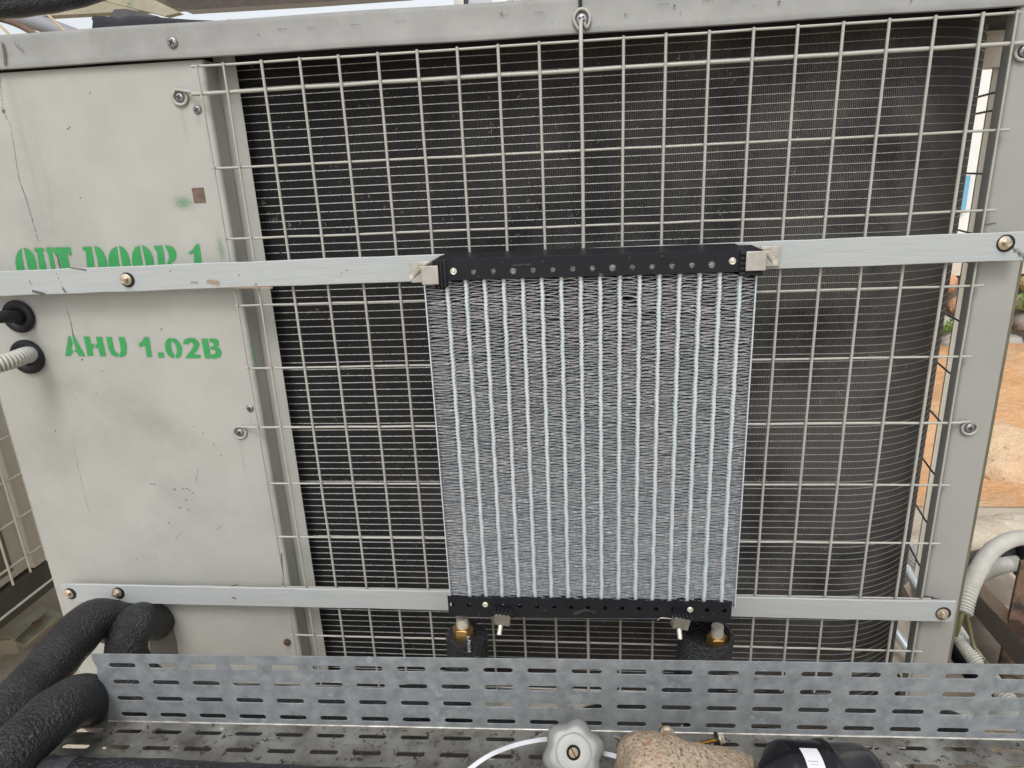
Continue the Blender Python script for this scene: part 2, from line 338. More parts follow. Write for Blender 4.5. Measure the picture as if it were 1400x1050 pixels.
# left side panel with folded right edge
def sheet(name, prof, z0, z1, m, parent, smooth=40, t=.0012):
    """vertical folded sheet: plan profile swept from z0 to z1"""
    b = MB(); n = len(prof); P = [Vector((p[0], p[1], 0)) for p in prof]; nr = []
    for i in range(n):
        d = (P[min(i + 1, n - 1)] - P[max(i - 1, 0)]).normalized(); nr.append(Vector((-d.y, d.x, 0)) * t)
    vs = [(p.x, p.y, z) for z in (z0, z1) for p in P] + [(p.x + q.x, p.y + q.y, z) for z in (z0, z1) for p, q in zip(P, nr)]
    fs = [(i, i + 1, n + i + 1, n + i) for i in range(n - 1)] + [(2 * n + i, 3 * n + i, 3 * n + i + 1, 2 * n + i + 1) for i in range(n - 1)]
    fs += [(0, n, 3 * n, 2 * n), (n - 1, 3 * n - 1, 4 * n - 1, 2 * n - 1)]
    fs += [(n + i, n + i + 1, 3 * n + i + 1, 3 * n + i) for i in range(n - 1)] + [(i, 2 * n + i, 2 * n + i + 1, i + 1) for i in range(n - 1)]
    b.add(vs, fs); return b.build(name, m, parent, smooth)
def arc(cx, cy, r, a0, a1, n=6): return [(cx + r * math.cos(RAD(a0 + (a1 - a0) * k / n)), cy + r * math.sin(RAD(a0 + (a1 - a0) * k / n))) for k in range(n + 1)]
XL = -.911
panel = sheet('side_panel', [(XL, .60)] + arc(XL + .004, YP + .004, .004, 180, 270) + arc(-.4915, YP + .005, .005, 270, 360, 6) + [(-.4865, .050)], -.577, .4115, PANEL, unit)
# inner post between panel and coil: concave fold then flat strip
inner = sheet('inner_post', [(-.4900, .052), (-.4860, .0535), (-.4800, .0515), (-.4740, .0530), (-.4625, .0530), (-.4605, .0545)], -.577, .420, PANEL, unit)
# top rail (cap)
b = MB(); prof = [(.60, .452), (.014, .452), (.0105, .449), (.0095, .445), (.0098, .4195), (.0090, .4180), (.0092, .4112), (.0105, .4100), (.0125, .4102)]
x0, x1 = XL - .002, .575; n = len(prof); NS = 24
vs = [(x0 + (x1 - x0) * k / NS, p[0] + (.0004 * math.sin(k * 2.1) if p[0] < .02 else 0), p[1] + .0005 * math.sin(k * 1.3 + 1) - (.0055 if x0 + (x1 - x0) * k / NS < 0 else .002) * (x0 + (x1 - x0) * k / NS)) for k in range(NS + 1) for p in prof]
b.add(vs, [(k * n + i, k * n + i + 1, (k + 1) * n + i + 1, (k + 1) * n + i) for k in range(NS) for i in range(n - 1)] + [tuple(range(n)), tuple(NS * n + i for i in range(n))])
rail = b.build('top_rail', RAILM, unit, 30)
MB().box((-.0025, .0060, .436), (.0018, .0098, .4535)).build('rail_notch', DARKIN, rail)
# right corner post
post = sheet('corner_post', [(.4965, .036), (.4955, .030), (.4955, .022)] + arc(.5010, .0165, .0055, 180, 270) + [(.520, .011)] + arc(.5435, .0135, .0025, 270, 350, 4) + [(.5465, .030), (.556, .044), (.566, .050), (.568, .085)], -.577, .4095, POSTM, unit)
MB().box((.5600, .0500, -.60), (.5725, .0560, .43)).build('edge_seal', OLIVE, post)
# shell: roof and base rail, black boxes added for shade inside and below
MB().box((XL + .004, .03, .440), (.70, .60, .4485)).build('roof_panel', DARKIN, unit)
MB().box((XL + .004, .085, -.60), (-.52, .58, .430)).build('inner_dark_box', DARKIN, unit)  # unseen black box added to keep the inside dark
b = MB(); b.box((XL, .006, -.609), (.70, .026, -.581)); b.box((XL, .0610, -.607), (-.4865, .56, -.603))
b.build('base_rail', PANEL, unit, bevel=.002)
MB().box((-.4865, .0280, -.70), (.56, .50, -.642)).build('under_shade_box', DARKIN, unit)  # black box added for the shade below the base rail
b = MB(); b.box((.684, .400, -.60), (.700, .404, .385)); b.box((.700, .385, -.60), (.703, .404, .385)); b.box((.55, .39, .385), (.703, .42, .44))
b.build('rear_post', BEIGE, unit)
MB().box((-.515, .068, .4130), (.54, .10, .440)).build('top_shade_strip', DARKIN, unit)  # black strip added for the inside shadow below the rail
# coil: plan path with a rounded right end
YC = .078; RB = .180; XE = .570
path = [(-.515 + i * (XE - RB + .515) / 40, YC) for i in range(40)] + arc(XE - RB, YC + RB, RB, -90, 0, 26) + [(XE, YC + RB + .05), (XE, .50), (XE, .58)]
def wrap(path, z0, z1, off, wob=0, b=None, uvs=None):
    pass
b = MB(); s = 0; U = []
for i, p in enumerate(path):
    if i: s += math.hypot(p[0] - path[i - 1][0], p[1] - path[i - 1][1])
    U.append(s)
vs = [(p[0], p[1], z) for z in (-.64, .4135) for p in path]; n = len(path)
b.add(vs, [(i, i + 1, n + i + 1, n + i) for i in range(n - 1)])
coil = b.build('coil', COIL, unit, 40, fix=False)
uvl = coil.data.uv_layers.new(name='UVMap')
for lp in coil.data.loops: uvl.data[lp.index].uv = (U[lp.vertex_index % n], vs[lp.vertex_index][2])
def offs(path, o):
    out = []
    for i in range(len(path)):
        a, c = path[max(i - 1, 0)], path[min(i + 1, len(path) - 1)]; dx, dy = c[0] - a[0], c[1] - a[1]; l = math.hypot(dx, dy); out.append((path[i][0] + dy / l * o, path[i][1] - dx / l * o))
    return out
b = MB(); z = -.635; rnd = random.Random(3)
po = offs(path, .0007); nfull = n; n = len(path) - 12; po = po[:n]; tpath = path[:n]
while z < .410:
    ph = rnd.uniform(0, 9); am = rnd.uniform(.0001, .00035); h = .0005
    zz = [z + am * math.sin(i * .55 + ph) for i in range(n)]
    b.add([(po[i][0], po[i][1], zz[i] + d) for d in (-h, h) for i in range(n)] + [(tpath[i][0], tpath[i][1], zz[i] + d) for d in (-h, h) for i in range(n)],
          [(i, i + 1, n + i + 1, n + i) for i in range(n - 1)] + [(2 * n + i, 2 * n + i + 1, i + 1, i) for i in range(n - 1)] + [(n + i, n + i + 1, 3 * n + i + 1, 3 * n + i) for i in range(n - 1)])
    z += .0113
b.build('coil_tubes', COILT, coil, 40, fix=False)
# lint and fluff caught on the coil face
b = MB(); rnd = random.Random(11)
for k in range(230):
    u = rnd.choice((rnd.uniform(-.44, .42), rnd.uniform(.0, .42))); zz = rnd.uniform(-.5, .39); L = rnd.uniform(.001, .005); a = rnd.uniform(0, 6.28); c = rnd.uniform(-1.4, 1.4)
    P = []
    for q in range(5): P.append((u + L * q / 4 * math.cos(a + c * q / 4), YC - .0016, zz + L * q / 4 * math.sin(a + c * q / 4)))
    b.tube(P, rnd.uniform(.00010, .00028), 4)
for (px, py, sx, sz) in ((783, 297, .011, .009), (985, 291, .006, .006), (612, 112, .004, .01), (672, 175, .003, .009), (928, 80, .003, .007), (946, 78, .004, .007), (1085, 235, .003, .008), (1147, 538, .006, .005), (1192, 487, .006, .005), (360, 278, .006, .003), (374, 300, .006, .003), (395, 308, .006, .003), (1040, 655, .008, .003)):
    p = at(px, py, Y=YC)
    for k in range(26):
        q = (p.x + rnd.gauss(0, sx * .5), YC - .0014, p.z + rnd.gauss(0, sz * .5)); b.tube([q, (q[0] + rnd.uniform(-.001, .001), q[1], q[2] + rnd.uniform(-.003, .003))], .0002, 4)
lint = b.build('lint', mat('pale_lint', (.28, .27, .25), (.4, .38, .35), rough=.9), coil); lint['kind'] = 'stuff'

# panel details
screw(at(236, 58, Y=.0098), unit, 1.15, 'grey screw in the left end of the top rail')
screw(at(246, 133, Y=YP), unit, 1.05); screw(at(270, 150, Y=YP), unit, .95); screw(at(342, 558, Y=YP), unit, .95)
screw(at(328, 591, Y=YP), unit, 1.05); screw(at(795.5, 27, Y=.0075), unit, 1.2); screw(at(1325.5, 585, Y=.0105), unit, 1.05); screw(at(1400, 70, Y=.0105), unit, 1.05)
b = MB(); p = at(393, 877, Y=YP); b.lathe([(.0058, 0), (.0055, -.004), (.003, -.0055)], 14, Matrix.Translation(p)); b.build('rusted_screw', mat('rusted_screw', (.05, .03, .02), (.10, .05, .03), 200, .8), unit, 40)
a, c = at(262, 257, Y=YP), at(282, 277, Y=YP)
MB().box((a.x, YP - .0006, a.z), (c.x, YP + .0, c.z)).build('brown_label', mat('brown_sticker', (.10, .06, .04), (.19, .13, .10), 150, .6), panel)
# cut-out plate for pipes
b = MB(); A = [at(x, y, Y=YP).xz for x, y in ((206, 905), (205, 860), (214, 852), (228, 851), (236, 856), (241, 875), (245, 905))]
b.add([(p[0], y, p[1]) for y in (YP - .0012, YP) for p in A], [tuple(range(7)), tuple(range(13, 6, -1))] + [(i, 7 + i, 7 + (i + 1) % 7, (i + 1) % 7) for i in range(7)])
b.build('pipe_cover', mat('grey_cover', (.17, .165, .15), (.13, .125, .115), 20, .7, bump=.3), panel)
# pipe grommets
for (gx, gy, r) in ((28, 432, .0245), (40, 487, .0265)):
    p = at(gx, gy, Y=YP); b = MB(); R1, r1 = r * .74, r * .27
    b.lathe([(R1 + r1 * math.cos(RAD(a)), -.004 - r1 * .8 * math.sin(RAD(a))) for a in range(-60, 250, 15)], 36, Matrix.Translation(p)); b.build('grommet', RUBBER, unit, 60)
    b = MB(); b.lathe([(R1, 0), (R1, -.0006)], 30, Matrix.Translation(p)); b.build('pipe_hole', CROSS, panel)

# stencilled lettering (outlines in 4x enlarged photo units, carried onto the panel)
def fr(pts, ox, oy, sc): return [at(ox + x / sc, oy + y / sc, Y=YP).xz[:] for x, y in pts]
T1 = [[(118, 318), (100, 335), (88, 365), (85, 395), (92, 430), (100, 470), (142, 470), (128, 400), (120, 350)],
      [(130, 316), (155, 322), (178, 342), (193, 375), (200, 410), (203, 470), (168, 470), (155, 420), (140, 360)],
      [(190, 317), (235, 316), (243, 326), (233, 338), (248, 400), (258, 470), (222, 470), (205, 345), (191, 332)],
      [(252, 315), (283, 313), (288, 325), (284, 338), (298, 400), (308, 470), (290, 470), (265, 350), (254, 332)],
      [(290, 315), (385, 312), (393, 352), (380, 358), (373, 342), (366, 342), (384, 430), (388, 470), (345, 470), (322, 352), (308, 358), (296, 345)],
      [(452, 312), (500, 308), (510, 360), (522, 470), (484, 470), (470, 335), (455, 325)],
      [(515, 307), (540, 312), (563, 335), (578, 365), (588, 410), (590, 470), (548, 470), (538, 400), (525, 345)],
      [(640, 307), (615, 320), (599, 345), (593, 385), (598, 430), (605, 470), (662, 470), (652, 400), (645, 350)],
      [(652, 305), (675, 314), (696, 340), (708, 375), (716, 415), (718, 470), (676, 470), (668, 395), (657, 335)],
      [(762, 303), (742, 312), (726, 340), (722, 380), (728, 430), (735, 470), (788, 470), (780, 400), (770, 340)],
      [(776, 301), (802, 312), (823, 335), (838, 370), (845, 410), (846, 470), (806, 470), (796, 390), (783, 332)],
      [(843, 305), (888, 303), (897, 350), (908, 470), (871, 470), (860, 335), (845, 318)],
      [(903, 302), (935, 305), (955, 322), (966, 350), (962, 375), (950, 390), (932, 398), (950, 404), (962, 418), (970, 470), (936, 470), (922, 415), (916, 398), (926, 375), (924, 345), (913, 322)],
      [(1074, 296), (1090, 296), (1100, 370), (1110, 420), (1112, 470), (1066, 470), (1062, 340), (1042, 352), (1033, 341), (1055, 326)]]
polys = [fr(p, 0, 260, 4) for p in T1]
T2 = [[(160, 115), (195, 120), (225, 225), (205, 325), (240, 345), (228, 378), (207, 385), (200, 425), (112, 425)],
      [(225, 110), (262, 118), (345, 280), (428, 430), (345, 430), (305, 375), (262, 362), (268, 330), (292, 325), (240, 200)],
      [(405, 118), (495, 118), (520, 232), (562, 238), (572, 300), (538, 302), (558, 425), (470, 425)],
      [(602, 125), (695, 125), (760, 430), (668, 430), (640, 300), (600, 298), (582, 245), (625, 232)],
      [(762, 125), (850, 128), (888, 335), (945, 385), (962, 440), (900, 435), (845, 400), (805, 320)],
      [(958, 130), (1050, 130), (1080, 210), (1092, 340), (1075, 410), (1030, 440), (980, 442), (970, 395), (1000, 360), (985, 240)]]
polys += [fr(p, 80, 450, 1400 / 120) for p in T2]
T3 = [[(190, 118), (258, 120), (300, 408), (230, 408), (200, 235), (125, 262), (108, 215), (160, 175)],
      [(390, 345), (470, 345), (480, 418), (402, 418)],
      [(585, 132), (545, 138), (505, 172), (492, 230), (505, 320), (540, 385), (590, 418), (632, 420), (632, 380), (600, 340), (582, 270), (580, 190), (600, 175)],
      [(602, 132), (655, 145), (700, 190), (738, 260), (745, 330), (725, 395), (690, 425), (650, 422), (655, 380), (670, 330), (665, 270), (640, 215), (605, 178)],
      [(762, 190), (790, 150), (850, 130), (920, 135), (975, 170), (1000, 220), (985, 285), (915, 365), (1015, 385), (1018, 425), (795, 425), (830, 370), (900, 280), (918, 225), (890, 190), (850, 200), (830, 222), (765, 215)],
      [(1030, 140), (1120, 140), (1145, 270), (1165, 430), (1085, 430), (1055, 290)],
      [(1140, 142), (1230, 138), (1275, 160), (1288, 210), (1270, 260), (1310, 300), (1325, 350), (1310, 405), (1255, 430), (1180, 430), (1170, 375), (1225, 368), (1245, 335), (1220, 300), (1165, 298), (1160, 262), (1200, 258), (1218, 225), (1195, 195), (1150, 188)]]
polys += [fr(p, 180, 450, 1400 / 130) for p in T3]
p1, p2, p3 = at(250, 277, Y=YP), at(302, 340, Y=YP), at(348, 487, Y=YP)
film('stencil_lettering', polys, [], YP - .0004, GREEN, panel, halo=.30, halo_w=.0022, spots=[(p1.x, p1.z, .016, .010, .42), (p2.x, p2.z, .006, .022, .36), (p3.x, p3.z, .003, .02, .4)])
def ln(pts, ox=0, oy=0, sc=1, Y=YP): return [(*at(ox + x / sc, oy + y / sc, Y=Y).xz[:], wd, st) for x, y, wd, st in pts]
film('grime_streaks', [], [
    ln([(0, 105, .001, .5), (4, 150, .0011, .42), (14, 170, .0011, .38), (20, 205, .0009, .42), (26, 245, .0009, .42), (37, 275, .001, .6), (45, 303, .0009, .48), (53, 330, .0008, .5)]),
    ln([(90, 420, .0006, .6), (97, 440, .0007, .7), (101, 462, .0010, .8), (108, 485, .0012, .7)]),
    ln([(77, 342, .0016, .75), (82, 365, .0016, .8)]),
    ln([(112, 491, .0012, .9), (113, 492, .0012, .9)]),
    ln([(268, 658, .0004, .7), (271, 640, .0004, .6)]), ln([(240, 738, .0006, .5), (250, 725, .0004, .5)]),
    ln([(296, 724, .0006, .5), (306, 718, .0004, .5)]), ln([(92, 177, .0006, .8), (97, 173, .0006, .8)]),
    ln([(205, 661, .0009, .6), (213, 662, .0009, .6)]),
    ln([(385, 757, .0010, .9), (386, 778, .0014, 1), (388, 800, .0018, 1)], Y=YP),
    ln([(317, 801, .0009, .8), (325, 799, .0009, .8)]),
    ln([(100, 610, .0006, .35), (110, 650, .0008, .4), (122, 700, .0008, .35)]),
], YP - .0003, GRIME, panel, spots=[(*at(x, y, Y=YP).xz[:], s, s, 1) for x, y, s in
    ((76, 589, .0013), (103, 545, .0009), (132, 538, .0009), (239, 669, .0014), (251, 668, .001), (256, 668, .0012), (260, 670, .001), (264, 674, .0009), (255, 683, .001), (247, 694, .0012), (258, 697, .001), (231, 715, .0013),
     (153, 690, .0009), (187, 765, .001), (214, 764, .0009), (278, 592, .0011), (265, 583, .0009), (292, 608, .0009), (303, 623, .0011), (123, 127, .001), (110, 271, .001), (221, 450, .0011), (140, 507, .001), (5, 152, .0028))])
film('scuffs', [], [ln([(9, 100, .006, .75), (28, 175, .006, .8), (40, 215, .005, .8), (50, 260, .004, .7), (62, 300, .003, .6)]), ln([(48, 190, .003, .5), (66, 250, .003, .6), (72, 320, .002, .5)]), ln([(5, 97, .006, .8), (100, 90, .003, .6), (275, 82, .003, .7)]), ln([(190, 0, .016, .35), (200, 120, .02, .35), (215, 300, .015, .3)], -150, 150), ln([(150, 545, .02, .55), (180, 560, .02, .5), (260, 600, .012, .4)]),  # one faint dark line follows the lower edge of the rail
    ln([(230, 670, .014, .5), (270, 700, .016, .5)]), ln([(60, 530, .012, .55), (110, 525, .012, .5)]), ln([(5, 100, .012, .45), (15, 112, .012, .3)])], YP - .00025, GRIMEL, panel)
film('drips_and_edge_lines', [], [ln([(246, 140, .003, .9), (250, 160, .0025, .7), (256, 195, .002, .3)]), ln([(328, 598, .003, .9), (331, 620, .0022, .6), (336, 650, .002, .3)]), ln([(270, 157, .002, .8), (273, 175, .002, .4)]), ln([(342, 563, .002, .8), (344, 580, .0015, .4)]), ln([(393, 880, .003, .9), (395, 892, .003, .7)]), ln([(280, 95, .003, .7), (330, 400, .002, .5), (383, 760, .003, .7)]), ln([(100, 795, .004, .6), (300, 803, .004, .7), (380, 806, .004, .7)]), ln([(20, 402, .003, .7), (180, 400, .003, .6), (320, 397, .003, .7)])], YP - .00027, GRIMEL, panel)  # also faint dark lines along both bars and the panel's right edge
film('rail_grime', [], [ln([(4, 60, .002, .8), (7, 72, .002, .9), (8, 88, .002, .9)], Y=.009), ln([(22, 60, .003, .4), (32, 70, .003, .4)], Y=.009)] +
     [ln([(x, 72 - x * .062 + y, .0007, .6), (x + 14, 71 - x * .062 + y, .0007, .5)], Y=.009) for x, y in ((380, -8), (420, -8), (480, -8), (540, -9), (680, -9), (730, -9), (900, -10), (960, -11), (1000, -11), (1040, -12))], .0076, GRIME, rail,
     spots=[(*at(x, y, Y=.009).xz[:], s, s * .8, .9) for x, y, s in ((686, 18, .0016), (354, 47, .0012), (755, 31, .0011), (855, 20, .0016), (654, 38, .0009), (922, 8, .0018), (1065, 3, .002), (1245, 2, .0016), (930, 18, .0012), (1030, 8, .001))])
film('post_marks', [], [ln([(1340, 308, .0008, .8), (1360, 305, .001, .9)], Y=.011), ln([(1263, 814, .001, 1), (1275, 817, .0016, 1), (1284, 818, .0007, .6)], Y=.011)], .0101, GRIME, post)

# wire guard, 21 uprights in front of 12 cross wires
guard = MB(); PX, PZ = .05, .0923
xs = [-.486] + [-.45 + PX * i for i in range(19)] + [.486]
zs = [.4015] + [.3695 - PZ * i for i in range(12)]
xs[0] = -.4855
WR = [.0012, .0015] + [.0019] * 17 + [.0021, .0015]
guard_root = bpy.data.objects.new('wire_guard', MB().box((-.4885, -.0010, .4000), (-.4860, .0010, .4018)).mesh('wire_guard', WIRE)); link(guard_root, unit)
for i, x in enumerate(xs):
    r = WR[i] if i != 10 else .0024; top = .4035
    pts = []
    wob = [rnd.uniform(-.0006, .0006) for _ in range(9)]
    zt = top if i != 10 else .4195
    for k in range(25): z = zt - (zt + .66) * k / 24; pts.append((x + wob[k // 3 if k // 3 < 9 else 8] * .6, -.0015 - (.0 if i != 10 else .0006), z))
    if i == 10: pts.insert(0, (x, .0030, .4225))
    MB().tube(pts, r, 8).build('upright_wire', WIRE, guard_root, 60)
for j, z in enumerate(zs):
    r = {0: .0016, 1: .0025, 6: .0019}.get(j, .0016); xa, xb = -.4905, .5005
    if j in (1, 6, 11): xa = -.50
    if j == 0: xa, xb = -.4945, .492
    pts = [(xa + (xb - xa) * k / 20, .0022, z + rnd.uniform(-.0004, .0004)) for k in range(21)]
    MB().tube(pts, r, 8).build('cross_wire', WIRE, guard_root, 60)
def hook(sx, sy, wx, wz, side, r=.0024, Yw=.0022, Ys=YP):
    """wire end bent round a fixing screw"""
    p = at(sx, sy, Y=Ys - .0018); R = .0098; pts = [(wx, Yw, wz)]
    if side == 'up':
        pts += [(p.x + .001, Ys - .003, wz + .006), (p.x + .0055, Ys - .0025, p.z - .009), (p.x + R, Ys - .0025, p.z + .001), (p.x + .006, Ys - .0025, p.z + .009), (p.x, Ys - .0025, p.z + .0115), (p.x - .006, Ys - .0025, p.z + .009), (p.x - R, Ys - .0025, p.z + .001), (p.x - .0055, Ys - .003, p.z - .008), (p.x - .001, Ys - .004, p.z - .0125)]
    else:
        s = -1 if side == 'left' else 1
        for a in range(80, -250, -30): pts.append((p.x - s * R * math.cos(RAD(a)) * (-1 if s > 0 else -1) * (-1 if s > 0 else 1), Ys - .0022, p.z + R * .95 * math.sin(RAD(a))))
    MB().tube(spline(pts, .002), r * .9, 8).build('fixing_loop', WIRE, guard_root, 60)
hook(246, 133, -.490, zs[1], 'left'); hook(328, 591, -.488, zs[6], 'left', .0018)
hook(795.5, 27, 0.0, .4200, 'up', .0022, .0015, .0085); hook(1325.5, 585, .498, zs[6], 'right', .002, Ys=.0105); hook(1400, 70, .498, zs[1], 'right', .0022, Ys=.0105)
# guard over the open right-hand side, seen edge on through the gap
b = MB()
for i, z in enumerate([.335, .31, .22, .13, .085, -.01, -.10, -.19, -.285, -.38, -.47]):
    b.tube([(.60, .14, z), (.612, .26, z + .001), (.640, .41, z)], .0017, 6)
b.build('side_guard', mat('black_coated_wire', (.02, .02, .02), (.04, .04, .04), rough=.4), unit, 60)

# ================================================================== FLAT BARS
def flat_bar(name, label, x0, x1, zl, zr, h, bolts, grp='grey flat bars bolted across the unit'):
    n = 40; rr = random.Random(int(h * 1e5)); ya, yb = -.0125, -.0085
    cen = lambda x: zl + (zr - zl) * (x - x0) / (x1 - x0)
    vs = []
    for k in range(n + 1):
        x = x0 + (x1 - x0) * k / n; c = cen(x); e0, e1 = rr.uniform(-.0005, .0005), rr.uniform(-.0005, .0005)
        vs += [(x, ya, c - h / 2 + e0), (x, ya, c + h / 2 + e1), (x, yb, c + h / 2 + e1), (x, yb, c - h / 2 + e0)]
    fs = [(4 * k + i, 4 * k + (i + 1) % 4, 4 * k + 4 + (i + 1) % 4, 4 * k + 4 + i) for k in range(n) for i in range(4)] + [(0, 1, 2, 3), (4 * n + 3, 4 * n + 2, 4 * n + 1, 4 * n)]
    b = MB(); b.add(vs, fs); o = b.build(name, BARM, None, None, bevel=.0009); tag(o, label, 'flat bar', grp)
    for (px, py) in bolts:
        p = at(px, py, Y=ya); wv = inst('rubber_washer', WASH, p + Vector((.0015, 0, -.0005)), o, (0, 0, 0))
        inst('hex_bolt', HEX, p + Vector((0, -.0008, 0)), o, (RAD(rr.uniform(-8, 8)), RAD(rr.uniform(0, 60)), RAD(rr.uniform(-10, 10))))
    return o
YB = -.0125
pz = lambda x, y: at(x, y, Y=YB)
e = (pz(20, 372).z + pz(20, 405).z) / 2
bar1 = flat_bar('flat_bar', 'long grey flat bar crossing the unit, cutting off the OUT DOOR 1 lettering', -.93, .5335, (pz(0, 371).z + pz(0, 404).z) / 2 - .0010, (pz(1395, 318).z + pz(1395, 354).z) / 2 - .0004, .0352, [(173, 382), (1373, 332)])
bar2 = flat_bar('flat_bar', 'grey flat bar crossing low on the unit just above the perforated tray', -.868, .5285, (pz(80, 798).z + pz(80, 822).z) / 2 - .001, (pz(1305, 823).z + pz(1305, 850).z) / 2, .0345, [(95, 811), (161, 810), (1288, 838)])
film('rust_patches', [], [ln([(285, 385, .003, 1), (297, 387, .004, 1)], Y=YB), ln([(320, 393, .0015, .9), (372, 393, .0018, .9)], Y=YB), ln([(262, 386, .002, .8), (270, 386, .002, .7)], Y=YB)], YB - .0003, RUSTF, bar1,
     spots=[(*at(x, y, Y=YB).xz[:], s, s, .9) for x, y, s in ((474, 369, .0016), (467, 373, .0012), (466, 378, .001), (327, 376, .0016), (350, 389, .002))])
film('grime_spots', [], [ln([(45, 398, .002, .8), (60, 402, .0025, .9)], Y=YB), ln([(85, 393, .0012, .8), (90, 400, .0014, .9)], Y=YB), ln([(40, 384, .0012, .6), (44, 390, .001, .6)], Y=YB), ln([(96, 366, .001, .7), (117, 369, .0016, .8)], Y=YB), ln([(1376, 333, .002, .5), (1398, 350, .004, .5)], Y=YB)],
     YB - .00025, GRIME, bar1, spots=[(*at(x, y, Y=YB).xz[:], s, s, .9) for x, y, s in ((77, 374, .001), (80, 380, .001), (233, 371, .0012), (84, 387, .0008))])
film('grime_spots', [], [ln([(318, 817, .0014, .9), (322, 818, .0014, .9)], Y=YB), ln([(1008, 843, .001, .8), (1012, 846, .001, .8)], Y=YB)], YB - .00025, GRIME, bar2)

# ================================================================== OIL COOLER / RADIATOR
rad = thing('radiator', 'silver finned radiator with black perforated headers clamped on the front of the unit', 'radiator', (0, -.055, -.36))
YF, YK = -.080, -.036
RX0, RX1 = at(587, 395, Y=YF).x - .0010, at(1035, 375, Y=YF).x + .0005
RX0 = -.1965; RX1 = .2015
ZT, ZB = .1310, -.3315
NT = 16; txs = [at(609 + 26.67 * i, 400 - .55 * i, Y=YF).x for i in range(NT)]
x9 = np.polyfit(range(NT), txs, 1); txs = [x9[1] + x9[0] * i for i in range(NT)]
TW = .0028
for x in txs:                                        # tubes with the fin crests brazed on
    b = MB(); vs = []; m = 380
    for k in range(m + 1):
        z = ZB - .003 + (ZT - ZB + .006) * k / m; wv = TW + (.00045 if k % 4 < 2 else -.0005) ; dx = .0003 * math.sin(k * .21 + x * 90)
        vs += [(x + dx - wv, YK, z), (x + dx - wv, YF + .0012, z), (x + dx - wv * .55, YF - .0006, z), (x + dx + wv * .55, YF - .0006, z), (x + dx + wv, YF + .0012, z), (x + dx + wv, YK, z)]
    b.add(vs, [(6 * k + i, 6 * k + i + 1, 6 * k + 7 + i, 6 * k + 6 + i) for k in range(m) for i in range(5)])
    b.build('tube', ALU, rad, 50)
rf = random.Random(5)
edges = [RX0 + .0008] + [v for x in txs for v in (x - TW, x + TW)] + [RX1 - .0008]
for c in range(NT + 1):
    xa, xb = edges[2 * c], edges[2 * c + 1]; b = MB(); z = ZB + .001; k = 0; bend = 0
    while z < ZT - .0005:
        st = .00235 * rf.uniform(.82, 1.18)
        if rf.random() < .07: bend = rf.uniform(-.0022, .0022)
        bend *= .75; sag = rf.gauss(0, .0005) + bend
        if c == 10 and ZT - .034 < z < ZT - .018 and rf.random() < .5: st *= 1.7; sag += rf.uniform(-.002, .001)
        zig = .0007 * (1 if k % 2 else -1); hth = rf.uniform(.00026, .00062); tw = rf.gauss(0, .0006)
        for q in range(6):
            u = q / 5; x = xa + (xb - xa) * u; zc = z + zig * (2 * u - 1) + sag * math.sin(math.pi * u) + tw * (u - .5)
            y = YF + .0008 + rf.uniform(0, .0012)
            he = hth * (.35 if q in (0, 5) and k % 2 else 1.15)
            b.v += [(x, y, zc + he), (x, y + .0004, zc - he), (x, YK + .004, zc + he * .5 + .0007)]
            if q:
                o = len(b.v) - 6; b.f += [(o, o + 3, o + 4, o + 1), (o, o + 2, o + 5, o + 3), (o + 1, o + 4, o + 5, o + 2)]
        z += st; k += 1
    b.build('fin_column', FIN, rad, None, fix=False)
for x in (RX0, RX1): MB().box((x - .0008, YF - .0012, ZB - .001), (x + .0008, YK, ZT + .001)).build('side_plate', ALU, rad, bevel=.0003)
MB().box((RX0 + .001, YK + .0005, ZB), (RX1 - .001, YK + .0015, ZT)).build('fin_shade_sheet', mat('shadowed_fin_pack', (.03, .03, .032), (.06, .06, .065), 300, .6), rad)  # dark sheet added for the shade between the fins
# headers: punched front flange, top face, ends
def holes_at(lst, Y): return [circ(at(x, y, Y=Y).x, at(x, y, Y=Y).z, r, 14) for x, y, r in lst]
YH = YF - .0045
th = [(647 + 27.2 * i, 371.5 - .83 * i, .0042 if i in (2, 7, 12) else .0033) for i in range(13)]
hz0, hz1 = at(800, 378, Y=YH).z, at(800, 349, Y=YH).z + .0006
hx0, hx1 = at(596, 370, Y=YH).x, at(1022, 360, Y=YH).x
top_h = plate('top_header', [(hx0, hz0), (hx1, hz0), (hx1, hz1), (hx0, hz1)], holes_at(th, YH), .0016, XZ(YH), BLACK, rad, .0005)
b = MB(); b.box((hx0, YH + .0012, hz1 - .0018), (hx1, -.0140, hz1 - .0002)); b.box((hx0, YH + .0022, hz0), (hx0 + .0015, YK, hz1 - .003)); b.box((hx1 - .0015, YH + .0022, hz0), (hx1, YK, hz1 - .003))
b.build('header_channel', BLACK, top_h, bevel=.0005)
b = MB()
for k in range(50): x = hx0 + .01 + (hx1 - hx0 - .02) * k / 49; zc = (hz0 + hz1) / 2; b.bar((x - .006, YH + .004, zc - .003 + rf.uniform(-.002, .002)), (x + .006, YH + .003, zc - .002 + rf.uniform(-.002, .002)), .001, .0012)
b.box((hx0 + .004, YH + .0055, hz0 + .001), (hx1 - .004, YK, hz1 - .003)); b.build('fin_ends', FIN, top_h)
bz0, bz1 = at(800, 845.5, Y=YH).z, at(800, 819, Y=YH).z
bx0, bx1 = at(613, 830, Y=YH).x, at(1000, 835, Y=YH).x
bh = [(618 + 23.25 * i + (0), 826.5 + .5 * i, .0036 if i in (0, 3, 16) else .0031) for i in range(17) if i not in (2, 14)]
wav = [(bx0 + (bx1 - bx0) * k / 64, bz1 + .0010 * math.cos(k / 64 * 2 * math.pi * 16)) for k in range(64, -1, -1)]
